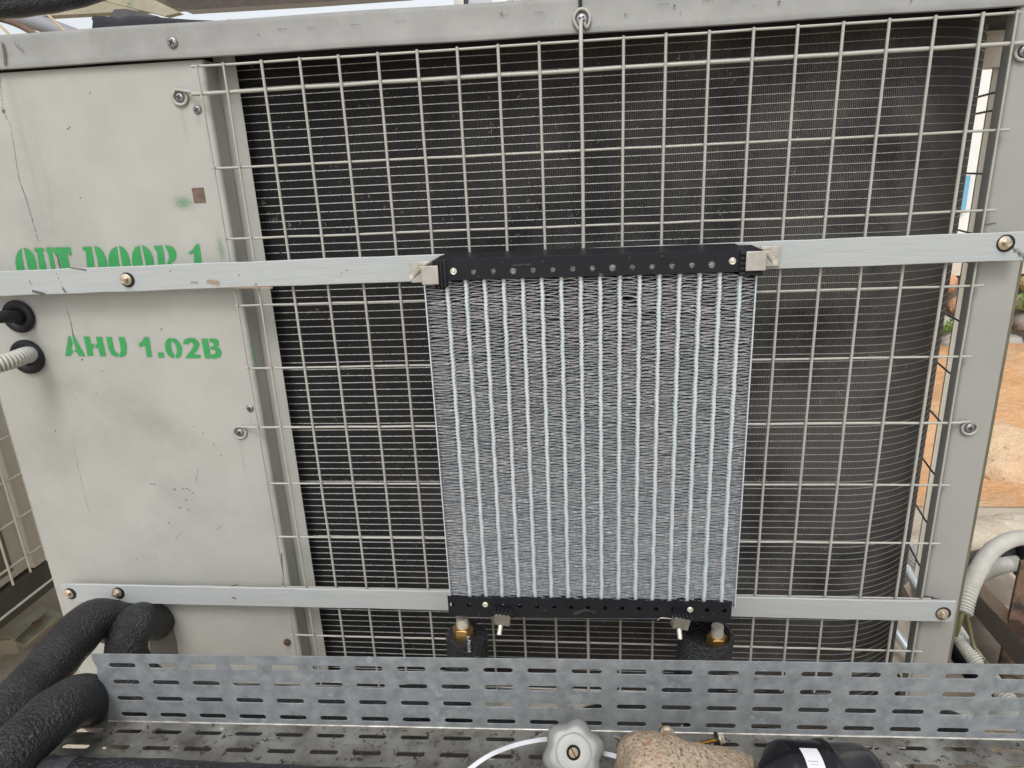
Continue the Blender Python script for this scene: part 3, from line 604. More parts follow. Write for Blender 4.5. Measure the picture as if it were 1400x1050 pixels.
bot_h = plate('bottom_header', [(bx0, bz0), (bx1, bz0)] + wav, holes_at(bh, YH), .0016, XZ(YH), BLACK, rad, .0003)
b = MB(); b.box((bx0, YH + .0012, bz0 + .0002), (bx1, YK, bz0 + .0018)); b.box((bx0 + .004, YH + .006, bz0 + .003), (bx1 - .004, YK, bz1 - .002)); b.build('header_channel', BLACK, bot_h, bevel=.0005)
RIV = MB().lathe([(.0042, 0), (.0042, -.0006), (.0034, -.0013), (.0022, -.0008), (.0014, -.0014), (.0003, -.0015)], 18).mesh('rivet', ZINC, 40)
for x, y in ((620, 371), (1001.5, 357)): inst('rivet', RIV, at(x, y, Y=YH - .001), top_h)
for x, y in ((663.5, 826.5), (943.5, 833.5)): inst('rivet', RIV, at(x, y, Y=YH - .001), bot_h)
b = MB()
for px, py in ((634, 846), (982, 853)):
    p = at(px, py, Y=-.058); MB().tube([(p.x, -.058, bz0 + .003), (p.x, -.058, bz0 - .012)], .0085, 20).build('outlet_stub', BLACK, bot_h, 50)

film('scuffs', [], [[(*at(x, y, Y=YH).xz[:], .0030, .45) for x, y in ((786, 838), (800, 833), (812, 836))], [(*at(x, y, Y=YH).xz[:], .0009, .8) for x, y in ((640, 843), (700, 844), (770, 845), (900, 845))]], YH - .0012, DUST, bot_h,
     spots=[(*at(x, y, Y=YH).xz[:], q_, q_, .8) for x, y, q_ in ((745, 834, .0014), (870, 838, .001), (960, 842, .0016), (975, 838, .001), (655, 839, .001), (720, 838, .0008))])
film('scuffs', [], [[(*at(x, y, Y=YH).xz[:], .0010, .8) for x, y in ((820, 374), (824, 376))], [(*at(x, y, Y=YH).xz[:], .0006, .7) for x, y in ((700, 363), (725, 361))]], YH - .0012, DUST, top_h,
     spots=[(*at(x, y, Y=YH).xz[:], q_, q_, .8) for x, y, q_ in ((654, 378, .0010), (688, 358, .0009), (742, 357, .001), (860, 352, .0009), (930, 364, .0009), (905, 350, .0012))])
# ================================================================== CLAMPS
def clamp_side(label, side, pad, jaw, base, bolt):
    o = thing('beam_clamp', label, 'clamp', at(*jaw[:2], Y=-.1), 'steel clamps holding the radiator to the flat bars')
    a, c = at(pad[0], pad[1], Y=YH - .004), at(pad[2], pad[3], Y=YH - .004)
    b = MB(); x0, x1 = sorted((a.x, c.x)); n = 4 if side < 0 else 5
    b.box((x0, YH - .0020, c.z), (x1, -.030, a.z))
    if side < 0:
        for k in range(n): xx = x0 + (x1 - x0) * (k + .5) / n; b.box((xx - (x1 - x0) / n * .28, YH - .0052, c.z - .0006), (xx + (x1 - x0) / n * .28, YH - .0018, a.z + .0006))
    else:
        for k in range(n): zz = c.z + (a.z - c.z) * (k + .5) / n; b.box((x0 - .0004, YH - .0052, zz - (a.z - c.z) / n * .27), (x1 + .0006, YH - .0018, zz + (a.z - c.z) / n * .27))
    b.build('rubber_pad', RUBBER, o, bevel=.0006)
    yj = YH - .0085
    a, c = at(jaw[0], jaw[1], Y=yj), at(jaw[2], jaw[3], Y=yj); x0, x1 = sorted((a.x, c.x)); ex = x0 if side < 0 else x1
    b = MB(); b.box((x0, yj, c.z), (x1, yj + .0028, a.z))
    s = 1 if side < 0 else -1
    b.box((ex, yj + .0030, c.z + .001), (ex + s * .0028, -.0150, a.z - .001))
    b.build('jaw', CLAMP, o, bevel=.0008)
    a, c = at(base[0], base[1], Y=-.0165), at(base[2], base[3], Y=-.0165); b = MB(); b.box((a.x, -.0168, c.z), (c.x, -.0132, a.z)); b.build('base_plate', CLAMP, o, bevel=.0008)
    p, q = at(bolt[0], bolt[1], Y=-.045), at(bolt[2], bolt[3], Y=-.10)
    b = MB(); d = (q - p).normalized(); b.tube([p - d * .028, q - d * .0012, q], [.0034, .0034, .0028], 16); b.build('bolt', ZINC, o, 40)
    M = Matrix.Translation(p - d * .004) @ d.to_track_quat('-Y', 'Z').to_matrix().to_4x4(); b = MB(); b.lathe([(.0058, 0), (.0058, -.004)], 6, M); b.build('nut', BOLTM, o)
    return o
clamp_side('steel clamp with a brass coloured bolt on the upper left corner of the radiator', -1, (590, 357, 612, 393), (575, 364, 600, 389), (560, 358, 590, 386), (575, 368, 562, 379))
clamp_side('steel clamp with pale stud on the upper right corner of the radiator', 1, (1013, 343, 1042, 377), (1021, 344, 1047, 370), (1040, 337, 1066, 364), (1050, 347, 1060, 359))
def clamp_low(label, cx, cy, tilt, bt):
    yj = YH - .010; p = at(cx, cy, Y=yj); o = thing('beam_clamp', label, 'clamp', p, 'steel clamps holding the radiator to the flat bars')
    M = Matrix.Translation(p) @ Matrix.Rotation(RAD(tilt), 4, 'Y')
    def tb(name, boxes, m, bev=.0007):
        b = MB()
        for a, c in boxes: b.box(a, c)
        b.v = [tuple(M @ Vector(v)) for v in b.v]; return b.build(name, m, o, bevel=bev)
    tb('jaw', [((-.0110, 0, -.0095), (.0110, .0026, .0085)), ((-.0110, .0028, .0060), (.0110, .030, .0085)), ((-.0128, .0028, -.0085), (-.0108, .026, .0058))], mat('dull_clamp_steel', (.30, .285, .25), (.20, .19, .165), 90, .45, metal=.5, bump=.3, bscale=600))
    tb('rubber_pad', [((-.0135 + .0054 * k, -.0012, .0088), (-.0105 + .0054 * k, .012, .0140)) for k in range(5)] + [((-.0138, .0005, .0086), (.0140, .03, .0115))], RUBBER, .0004)
    b = MB(); c0 = M @ Vector((-.002, .006, -.006)); c1 = M @ Vector((bt, -.006, -.0205)); b.tube([c0, c1], [.0033, .0033], 16); b.lathe([(.0020, 0), (.0018, -.0003)], 12, Matrix.Translation(c1) @ (c1 - c0).to_track_quat('-Y', 'Z').to_matrix().to_4x4())
    b.build('bolt', ZINC, o, 40)
clamp_low('small dull steel clamp under the left part of the lower black header', 687, 848, 6, -.003)
clamp_low('tilted dull steel clamp under the lower black header beside the right hose', 932, 853, 12, .002)
# thin scrap of wire by the right lower clamp
o = MB().tube(spline([at(899, 848, Y=YH - .004), at(903, 845, Y=YH - .006), at(910, 845, Y=YH - .006), at(918, 846, Y=YH - .004)], .002), .0006, 6).build('wire_end', ZINC, None, 60)
tag(o, 'bent end of thin bright wire poking out beside the lower right clamp', 'wire')

# ================================================================== INSULATED PIPES
def foam_tube(pts, r, n=28, step=.006, seed=1, cap=True):
    P = spline(pts, step); rr = random.Random(seed); ph = [rr.uniform(0, 6) for _ in range(3)]
    R = [r * (1 + .014 * math.sin(i * .31 + ph[0]) + .012 * math.sin(i * .83 + ph[1])) for i in range(len(P))]
    return MB().tube(P, R, n, cap)
GP = 'black foam insulated pipes'
def pipe(label, pts, r, seed=1):
    o = foam_tube(pts, r, seed=seed).build('insulated_pipe', FOAM, None, 60); return tag(o, label, 'insulated pipe', GP)
A_ = [at(178, 862, Y=.012), at(160, 852, Y=-.03), at(128, 849, Y=-.07), at(92, 882, Y=-.13), at(55, 927, Y=-.20), at(12, 975, Y=-.27), at(-45, 1035, Y=-.34)]
pipe('thick black foam pipe arching from the unit down to the left edge', A_, .0335, 2)
B_ = [at(214, 850, Y=.014), at(190, 850, Y=-.035), at(171, 868, Y=-.062), at(176, 905, Y=-.075), at(215, 945, Y=-.085), at(300, 962, Y=-.095), at(420, 968, Y=-.10), at(540, 968, Y=-.09), at(620, 948, Y=-.070), at(638, 915, Y=-.062), at(638, 868, Y=-.060)]
B_[2] = at(176, 867, Y=-.062)
bp = pipe('black foam pipe from a tight elbow to the brass fitting under the radiator', B_, .0308, 3)
C_ = [at(182, 1010, Y=-.17), at(150, 975, Y=-.21), at(118, 955, Y=-.255), at(85, 968, Y=-.30), at(45, 1003, Y=-.34), at(8, 1040, Y=-.38), at(-30, 1085, Y=-.42)]
pipe('curved black foam pipe in front of the left end of the perforated tray', C_, .0300, 4)
D_ = [at(-40, 1062, Y=-.38), at(40, 1072, Y=-.375), at(90, 1072, Y=-.37), at(200, 1074, Y=-.365), at(400, 1084, Y=-.36), at(640, 1092, Y=-.355), at(760, 1098, Y=-.35)]
dp = pipe('black foam pipe lying along the front of the tray at the bottom edge', D_, .0265, 5)
dd = spline(D_, .006); seg = [p for p in dd if at(55, 1070, Y=-.37).x < p.x < at(100, 1070, Y=-.37).x]
b = MB(); b.tube(seg, [.0285 + .0012 * math.sin(i * 1.9) for i in range(len(seg))], 26); b.build('tape_wrap', mat('black_tape', (.03, .03, .035), (.06, .06, .065), 60, .4, bump=.8, bscale=120, bdist=.003), dp, 60)
E_ = [at(966, 900, Y=-.056), at(962, 925, Y=-.06), at(930, 955, Y=-.09), at(860, 985, Y=-.11), at(700, 1012, Y=-.12), at(500, 1012, Y=-.13), at(300, 1004, Y=-.14), at(170, 1000, Y=-.15)]
ep = pipe('fat black foam pipe ending open under the radiator right corner', E_, .030, 6)
pipe('black foam pipe running right behind the tray under the coil', [at(960, 968, Y=-.10), at(1060, 970, Y=-.095), at(1160, 975, Y=-.09), at(1262, 984, Y=-.10), at(1330, 1010, Y=-.14)], .0235, 8)
# open foam sleeve round the right fitting and brass ends
p = at(966, 866, Y=-.056); b = MB(); b.lathe([(.0385, -.09), (.0385, .0), (.0370, .004), (.0335, .0035), (.0325, -.004), (.0325, -.022), (.002, -.022)], 32, Matrix.Translation(p) @ Matrix.Rotation(RAD(4), 4, 'Y') @ Matrix.Rotation(RAD(90), 4, 'X'))
b.build('foam_sleeve', FOAM, ep, 60)
def fitting(p, parent):
    M = Matrix.Translation(p) @ Matrix.Rotation(RAD(90), 4, 'X')
    b = MB(); b.lathe([(.0150, -.002), (.0158, .003), (.0158, .016), (.0140, .0185), (.0115, .0185)], 6, M); b.build('hex_nut', BRASS, parent, 30, bevel=.0008)
    b = MB(); b.lathe([(.0092, .014), (.0096, .024), (.0090, .0255), (.0090, .034)], 12, M); b.build('steel_neck', ZINC, parent, 40)
fitting(Vector((at(634, 868, Y=-.060).x, -.062, at(634, 868, Y=-.060).z - .001)), bp)
fitting(Vector((at(980, 878, Y=-.050).x, -.050, at(980, 878, Y=-.050).z - .006)), ep)
# the printed marks on the left sleeve
b = MB()
p0 = at(641, 878, Y=-.09)
for k, (dx, dz, w_, h_) in enumerate(((0, .010, .004, .0010), (-.0012, .0065, .0010, .003), (.001, .0035, .004, .001), (.0012, .0015, .001, .003), (0, -.0015, .004, .001), (-.0012, -.006, .0012, .002), (.0012, -.006, .0012, .002), (-.0012, -.0105, .0012, .002), (.0012, -.0105, .0012, .002), (0, -.015, .004, .001))):
    b.box((p0.x + dx - w_ / 2, -.0925, p0.z + dz - h_ / 2), (p0.x + dx + w_ / 2, -.0900, p0.z + dz + h_ / 2))
b.build('printed_marks', mat('white_print', (.35, .37, .42), rough=.6), bp)

# cables and conduits
o = MB().tube(spline([at(-60, 437, Y=-.05), at(-10, 434, Y=-.035), at(14, 433, Y=-.012), at(30, 433, Y=.02)], .004), .0088, 18).build('insulated_cable', RUBBER, None, 60)
tag(o, 'black cable entering the upper rubber grommet on the left panel', 'cable')
def ribbed(label, pts, r, pitch=.0050, depth=.27, name='conduit'):
    P = spline(pts, pitch / 6); R = [r * (1 - (depth if (i % 6) == 0 else (depth * .6 if (i % 6) in (1, 5) else 0))) for i in range(len(P))]
    o = MB().tube(P, R, 20).build(name, CONDUIT, None, 75); return tag(o, label, 'conduit')
ribbed('white ribbed conduit entering the lower rubber grommet on the left panel', [at(-60, 520, Y=-.09), at(-15, 502, Y=-.06), at(15, 493, Y=-.035), at(34, 486, Y=-.008), at(43, 484, Y=.02)], .0125)
cs = [at(1420, 733, Y=.30), at(1385, 737, Y=.25), at(1357, 752, Y=.19), at(1338, 778, Y=.13), at(1324, 808, Y=.085), at(1316, 839, Y=.06)]
ribbed('pale ribbed conduit bending down beside the right post with wires coming out of its end', cs, .0138, .0050)
b = MB(); b.tube(spline([at(1316, 836, Y=.06), at(1311, 852, Y=.055), at(1306, 868, Y=.06)], .003), .0042, 10)
o = b.build('earth_wire', COPPERY, None, 60); tag(o, 'short yellow green wire hanging left from the conduit mouth', 'wire')
o = MB().tube(spline([at(1320, 836, Y=.06), at(1326, 862, Y=.06), at(1332, 885, Y=.05), at(1345, 903, Y=.03), at(1362, 915, Y=.0), at(1400, 930, Y=-.05)], .004), .0032, 10).build('earth_wire', COPPERY, None, 60)
tag(o, 'longer yellow green wire running from the conduit mouth down to the right', 'wire')
ribbed('dusty ribbed conduit running down to the tray under the wires at the right', [at(1304, 858, Y=.10), at(1318, 880, Y=.07), at(1340, 910, Y=.03), at(1385, 965, Y=-.03)], .0125, .0036)
o = MB().tube(spline([at(1296, 872, Y=.16), at(1320, 905, Y=.10), at(1370, 970, Y=.02)], .01), .017, 20).build('black_hose', BLACK, None, 60); tag(o, 'smooth black hose beside the dusty conduit at the foot of the right post', 'hose')
o = MB().tube(spline([at(1296, 770, Y=.40), at(1330, 768, Y=.42), at(1365, 758, Y=.45), at(1420, 750, Y=.5)], .01), .021, 20).build('black_hose', FOAM, None, 60); tag(o, 'black hose crossing behind the pale conduit at the right edge', 'hose')
ribbed('second ribbed conduit strapped under the black hose at the right edge', [at(1290, 800, Y=.36), at(1340, 784, Y=.38), at(1375, 772, Y=.42), at(1430, 766, Y=.48)], .0165, .0045)
b = MB(); c = at(1393, 762, Y=.44); b.lathe([(.040, -.004), (.042, 0), (.040, .004)], 20, Matrix.Translation(c) @ Matrix.Rotation(RAD(80), 4, 'Z')); o = b.build('cable_tie', RUBBER, None, 50); tag(o, 'black tie binding the hose and conduit together at the right edge', 'cable tie')
ribbed('pale conduit seen through the gap between coil and post', [at(1225, 790, Y=.46), at(1252, 760, Y=.50), at(1275, 752, Y=.56)], .022, .006)
for k, (x0, y0, x1, y1) in enumerate(((1238, 775, 1262, 815), (1228, 800, 1256, 850), (1215, 850, 1250, 900))):
    o = MB().tube([at(x0, y0, Y=.42), at(x1, y1, Y=.36)], .009, 12).build('copper_line', (ALU, RUST, ALU)[k], None, 50)
    tag(o, ('bright pipe seen highest in the gap between coil and post', 'brown pipe in the gap between coil and post', 'bright pipe seen lowest in the gap beside the coil')[k], 'pipe')

# ================================================================== PERFORATED CABLE TRAY
TO = Vector((-.58073, -.25216, -.31067)); tr = Vector((-.02097, -.00348, .02124))
TR = Matrix.Translation(TO) @ Matrix.Rotation(tr.length, 4, tr.normalized())
tray = thing('cable_tray', 'long galvanised perforated cable tray with slotted upright flange in front of the unit', 'cable tray', TO)
PT, PR = .0525, .02489
ZT0, ZF0 = .0167, -.0852
jag = [(-.0372, ZT0), (-.0385, .010), (-.0365, .003), (-.0345, -.004), (-.0365, -.014), (-.0350, -.026), (-.0368, -.040), (-.0350, -.055), (-.0362, -.070), (-.0372, ZF0)]
holes = [stadium(c * PT, -r * PR, .0350, .0066) for r in range(4) for c in range(25)]
fl = plate('upright_flange', jag + [(1.33, ZF0), (1.33, ZT0)], holes, .0013, TR @ Matrix(((1, 0, 0, 0), (0, 0, 1, .0008), (0, 1, 0, 0), (0, 0, 0, 1))), GALV, tray, .0004)
holes = [stadium(c * PT, -(.01514 + r * .02527), .0350, .0070) for r in range(7) for c in range(-1, 25) if not (c == -1 and r > 5)]
fb = plate('bottom_plate', [(-.092, 0.0008), (-.094, -.03), (-.088, -.06), (-.093, -.12), (-.09, -.185), (1.33, -.185), (1.33, .0008)], holes, .0020, TR @ Matrix.Translation((0, 0, -.08665)), GDIRT, tray, .0004)
b = MB(); b.tube([TR @ Vector((-.037 + 1.37 * k / 60, .0004 + rnd.uniform(-.0002, .0002), -.0858)) for k in range(61)], .0016, 8); b.build('folded_edge', mat('pale_fold_edge', (.62, .62, .58), (.25, .22, .18), 60, .4, metal=.4), tray, 60)  # pale tube laid along the fold
b = MB(); b.bar(TR @ Vector((1.0, -.06, -.11)), TR @ Vector((1.0, -.06, -.48)), .04, .04); b.bar(TR @ Vector((-.02, -.06, -.11)), TR @ Vector((-.02, -.06, -.48)), .04, .04); b.bar(TR @ Vector((-.1, -.06, -.10)), TR @ Vector((1.3, -.06, -.10)), .03, .012); b.build('support_leg', RUST, tray)

# ================================================================== THINGS ON THE TRAY
# lobed valve handle facing the viewer
kc = at(784, 1029, Y=-.322); vd = (Vector(CAM) - kc).normalized()
KM = Matrix.Translation(kc) @ vd.to_track_quat('-Y', 'Z').to_matrix().to_4x4() @ Matrix.Rotation(RAD(-4), 4, 'Y')
knob = thing('valve_handle', 'grey six lobed plastic valve handle with slotted brass screw at bottom centre', 'valve handle', kc)
b = MB(); n = 120; rings = [(.0, .022, 1), (.55, .022, 1), (.97, .018, 1), (1.0, .012, 1), (1.0, .004, 1), (.975, .0005, 1), (.90, -.0015, 1), (.72, -.0024, .6), (.60, -.0026, .2), (.585, -.0032, .1), (.565, -.0032, .05), (.55, -.0026, 0), (.30, -.0030, 0), (.235, -.0028, 0), (.222, -.0020, 0), (.218, .010, 0)]
R0 = .0325; vs = []
for (s_, y, l) in rings:
    for k in range(n):
        a = 2 * math.pi * k / n; lob = .5 + .5 * math.cos(6 * a - RAD(75)); rr_ = R0 * s_ * (1 + l * (-.10 + .17 * lob ** .8 if lob > 0 else -.10 * l)); vs.append(KM @ Vector((rr_ * math.cos(a), y, rr_ * math.sin(a))))
b.add(vs[n:], [(i * n + k, (i + 1) * n + k, (i + 1) * n + (k + 1) % n, i * n + (k + 1) % n) for i in range(len(rings) - 2) for k in range(n)] + [tuple(range(n))])
b.build('lobed_wheel', GREYPL, knob, 40)
b = MB(); b.lathe([(.0058, .012), (.0056, .003), (.0050, .0022), (.0003, .0020)], 24, KM); b.build('brass_screw', mat('aged_brass', (.22, .165, .10), (.12, .09, .055), 300, .5, metal=.5), knob, 50)
b = MB(); b.lathe([(.0072, .0095), (.0002, .0094)], 24, KM); b.build('screw_well', CROSS, knob)
b = MB(); q1 = KM @ Vector((-.0022, .0018, .0046)); q2 = KM @ Vector((.0022, .0018, -.0046)); b.bar(q1, q2, .0011, .0008, up=vd); b.build('screw_slot', CROSS, knob)
b = MB(); b.lathe([(.0135, .018), (.0135, .075)], 20, KM); b.build('valve_stem', BRASS, knob, 40)
for (a, r_, s_) in ((205, .0145, .0042), (330, .016, .0040)):
    pass
# nylon strap
def strap(pts, label):
    P = spline(pts, .003); b = MB(); m = len(P); vs = []
    for i, p in enumerate(P):
        d = (P[min(i + 1, m - 1)] - P[max(i - 1, 0)]).normalized(); u = Vector((0, .35, 1)); u = (u - d * u.dot(d)).normalized() * .0024; nn = d.cross(u).normalized() * .0005
        vs += [p - u - nn, p + u - nn, p + u + nn, p - u + nn]
    b.add(vs, [(4 * k + i, 4 * k + (i + 1) % 4, 4 * k + 4 + (i + 1) % 4, 4 * k + 4 + i) for k in range(m - 1) for i in range(4)] + [(0, 1, 2, 3), (4 * m - 1, 4 * m - 2, 4 * m - 3, 4 * m - 4)])
    o = b.build('nylon_strap', NYLON, None, 60); tag(o, label, 'cable tie', 'white nylon strap ends by the valve handle')
strap([at(628, 1062, Y=-.35), at(665, 1035, Y=-.335), at(700, 1020, Y=-.315), at(735, 1012, Y=-.30), at(762, 1010, Y=-.288)], 'white nylon strap curving in from the left of the grey valve handle')
strap([at(822, 1029, Y=-.305), at(845, 1035, Y=-.325), at(868, 1048, Y=-.345), at(895, 1072, Y=-.37)], 'white nylon strap curving out to the right of the grey valve handle toward the rock')
# granite rock
rk = random.Random(4); b = MB(); prof = [(836, 1048), (842, 1030), (856, 1008), (868, 1001), (900, 1001), (920, 1005), (945, 1014), (968, 1022), (1005, 1030), (1030, 1038), (1052, 1054)]
U_, V_ = 90, 34; vs = []
from mathutils import noise as mnoise
xa, xb = at(832, 1050, Y=-.36).x, at(1052, 1062, Y=-.36).x
topx = [at(x, y, Y=-.345).x for x, y in prof]; topz = [at(x, y, Y=-.345).z for x, y in prof]; zbase = (TR @ Vector((.5, -.1, -.0855))).z
for i in range(U_ + 1):
    x = xa + (xb - xa) * i / U_; tz = float(np.interp(x, topx, topz)); hh = max(tz - zbase, .002) * min(1, 14 * i / U_, 14 * (U_ - i) / U_)
    for j in range(V_ + 1):
        a = math.pi * j / V_; ca, sa = math.cos(a), math.sin(a); y = -.362 - .045 * (abs(ca) ** .75) * (1 if ca > 0 else -1); z = zbase + .001 + hh * abs(sa) ** .6
        nv = mnoise.noise_vector(Vector((x * 45, y * 45, z * 45))) * .0035 + mnoise.noise_vector(Vector((x * 160, y * 160, z * 160))) * .0012 + mnoise.noise_vector(Vector((x * 500, y * 500, z * 500))) * .0005
        vs.append((x + nv.x, y + nv.y, max(z + nv.z, zbase)))
b.add(vs, [(i * (V_ + 1) + j, i * (V_ + 1) + j + 1, (i + 1) * (V_ + 1) + j + 1, (i + 1) * (V_ + 1) + j) for i in range(U_) for j in range(V_)])
o = b.build('granite_rock', GRANITE, None, 70); tag(o, 'rough pinkish brown granite rock lying on the tray beside the valve handle', 'rock')
# two self-drilling screws
def roof_screw(p, q, label, L=.6):
    p, q = Vector(p), Vector(q); d = (q - p).normalized(); o = thing('roofing_screw', label, 'screw', p, 'loose hex head screws on the tray')
    b = MB(); P = [p + d * ((q - p).length * k / 30) for k in range(31)]; b.tube(P, [.0029 if k % 2 else .0020 for k in range(27)] + [.0014, .001, .0006, .0002], 8); b.build('threaded_shank', BRASS, o, 50)
    M = Matrix.Translation(p) @ d.to_track_quat('Y', 'Z').to_matrix().to_4x4()
    b = MB(); b.lathe([(.0054, -.0055), (.0054, -.0005)], 6, M); b.lathe([(.0080, -.0006), (.0082, .0006)], 18, M); b.build('hex_head', BOLTM, o, 30)
    b = MB(); b.lathe([(.0084, .0008), (.0084, .0030)], 18, M); b.build('rubber_washer', RUBBER, o, 40)
zt = lambda x, y: TR @ Vector((x, y, -.084))
roof_screw(at(983, 1011, Y=-.288), at(951, 1018, Y=-.292), 'loose screw with black washer lying flat beside the rock')
roof_screw(at(912, 1003, Y=-.292), at(904, 993, Y=-.268), 'small pale screw tip leaning on the tray fold just above the rock')
# filter drier
ax0, ax1 = at(1066, 1060, Y=-.372), at(1196, 1064, Y=-.352); d = (ax1 - ax0).normalized(); L_ = (ax1 - ax0).length
M = Matrix.Translation(ax0) @ d.to_track_quat('Y', 'Z').to_matrix().to_4x4(); r_ = (at(1120, 1013, Y=-.36) - at(1120, 1060, Y=-.36)).length * .74
drier = thing('filter_drier', 'glossy black metal filter drier canister with white paper label on the tray', 'filter drier', ax0 - Vector((0, 0, r_)))
b = MB(); b.lathe([(.004, -.022), (.010, -.019), (r_ * .60, -.010), (r_ * .72, -.008), (r_ * .80, -.004), (r_ * .93, -.002), (r_, .005), (r_, L_ * .42), (r_ * 1.06, L_ * .435), (r_ * 1.07, L_ * .46), (r_ * 1.0, L_ * .49), (r_ * .97, L_ * .50), (r_ * .97, L_ * .82), (r_ * .90, L_ * .91), (r_ * .72, L_ * .98), (r_ * .4, L_ * 1.04), (.008, L_ * 1.08), (.006, L_ * 1.3)], 56, M)
b.build('canister', GLOSS, drier, 50)
def on_drum(a0, a1, l0, l1, rad_, name, m, n=16):
    vs = [M @ Vector((rad_ * math.cos(RAD(a0 + (a1 - a0) * k / n)), l, rad_ * math.sin(RAD(a0 + (a1 - a0) * k / n)))) for l in (l0, l1) for k in range(n + 1)]
    b = MB(); b.add(vs, [(k, k + 1, n + 2 + k, n + 1 + k) for k in range(n)]); return b.build(name, m, drier, 60)
cdir = (M.inverted() @ (Vector((0, -.55, .83)) + M.translation)).normalized(); ang = math.degrees(math.atan2(cdir.z, cdir.x))
WHITEP = mat('paper_label', (.72, .72, .75), (.62, .62, .66), 60, .45); INK = mat('ink', (.04, .03, .08), rough=.6)
on_drum(ang - 28, ang + 38, L_ * .12, L_ * .30, r_ * 1.006, 'paper_label', WHITEP)
s0 = 1 if (M @ Vector((r_ * math.cos(RAD(ang + 20)), 0, r_ * math.sin(RAD(ang + 20))))).y < (M @ Vector((r_ * math.cos(RAD(ang - 20)), 0, r_ * math.sin(RAD(ang - 20))))).y else -1
on_drum(ang + s0 * 2, ang + s0 * 4, L_ * .17, L_ * .26, r_ * 1.010, 'printed_line', INK, 3); on_drum(ang + s0 * 14, ang + s0 * 20, L_ * .18, L_ * .27, r_ * 1.010, 'printed_block', INK, 4)
on_drum(ang - s0 * 14, ang - s0 * 12.5, L_ * .14, L_ * .25, r_ * 1.010, 'printed_line', mat('grey_ink', (.35, .36, .42)), 3); on_drum(ang - s0 * 9, ang - s0 * 8, L_ * .16, L_ * .24, r_ * 1.010, 'printed_line', bpy.data.materials['grey_ink'], 3)

# ================================================================== NEIGHBOURING UNIT (left, seen end on)
nb = thing('condensing_unit', 'beige neighbouring condensing unit with wire guard at the far left edge', 'outdoor unit', (-1.55, .1, -.64))
XN = -1.30
b = MB(); b.box((XN - .55, -.20, -.58), (XN, .60, .43)); b.build('cabinet', BEIGE, nb, bevel=.004)
b = MB(); b.box((XN + .0005, .36, -.58), (XN + .016, .52, .43)); b.box((XN + .0005, -.19, -.58), (XN + .012, .26, -.50)); b.build('corner_strip', BEIGE, nb, bevel=.003)
b = MB(); b.box((XN - .02, -.20, -.66), (XN + .01, .62, -.585)); b.build('base_rail', mat('dark_base', (.09, .085, .07), (.05, .048, .04), 12, .6), nb, bevel=.003)  # cabinet base, dark throughout
WHW = mat('white_coated_wire', (.72, .70, .62), (.6, .57, .48), 30, .4)
g2 = bpy.data.objects.new('wire_guard', MB().box((XN + .0, -.19, .395), (XN + .030, -.18, .40)).mesh('wire_guard', WHW)); link(g2, nb)
for k in range(6):
    z = -.205 - .0925 * (k - 0) + .0; yb_ = .405
    z = at(10, 597, X=XN + .03).z + .0 - .0925 * k + .0925
    MB().tube([(XN + .03, -.19, z), (XN + .03, yb_, z)], .0028, 8).build('cross_wire', WHW, g2, 60)
for y in (.38, .33, .28, .23, .18): MB().tube([(XN + .033, y, -.57), (XN + .033, y, .40)], .0026, 8).build('upright_wire', WHW, g2, 60)
screw(Vector((XN + .02, .44, -.50)), nb, 1.3).rotation_euler = (0, 0, RAD(90))
MB().box((XN + .0006, .262, -.56), (XN + .002, .32, .42)).build('recess_shade', mat('shaded_recess', (.16, .145, .11)), nb)  # flat strip, the shade of a recess is put into its colour
MB().box((XN + .0125, .10, -.56), (XN + .0135, .20, -.51)).build('slot_opening', CROSS, nb)
# slotted rusty foot plates
br = thing('mounting_bracket', 'rust spotted galvanised bracket with one bolt on the ground at the lower left', 'bracket', at(50, 865, Z=-.74))
BR = mat('rust_spotted_zinc', (.50, .47, .34), (.38, .36, .25), 20, .5, metal=.3, specks=(.12, .05, .025), sscale=55, sth=.60, bump=.3, bscale=200)
def quad_slab(pts, th, m, name, par):
    n_ = len(pts); b = MB(); b.add([(p.x, p.y, p.z + d) for d in (0, -th) for p in pts], [tuple(range(n_)), tuple(range(2 * n_ - 1, n_ - 1, -1))] + [(i, n_ + i, n_ + (i + 1) % n_, (i + 1) % n_) for i in range(n_)]); return b.build(name, m, par)
G = -.74
quad_slab([at(x, y, Z=G) for x, y in ((0, 868), (20, 873), (66, 832), (58, 828))], .004, BR, 'upper_leaf', br)
quad_slab([at(x, y, Z=G - .012) for x, y in ((20, 876), (33, 882), (84, 838), (68, 832))], .006, BR, 'lower_leaf', br)
b = MB(); p = at(51, 855, Z=G); b.lathe([(.012, 0), (.012, .008)], 6, Matrix.Translation(p) @ Matrix.Rotation(RAD(90), 4, 'X')); b.build('bolt', RUST, br)
quad_slab([at(x, y, Z=G - .02) for x, y in ((-40, 880), (20, 874), (84, 838), (75, 800), (30, 800))], .05, mat('damp_concrete', (.48, .41, .30), (.36, .31, .22), 9, .8, bump=.5), 'concrete_pad', br)

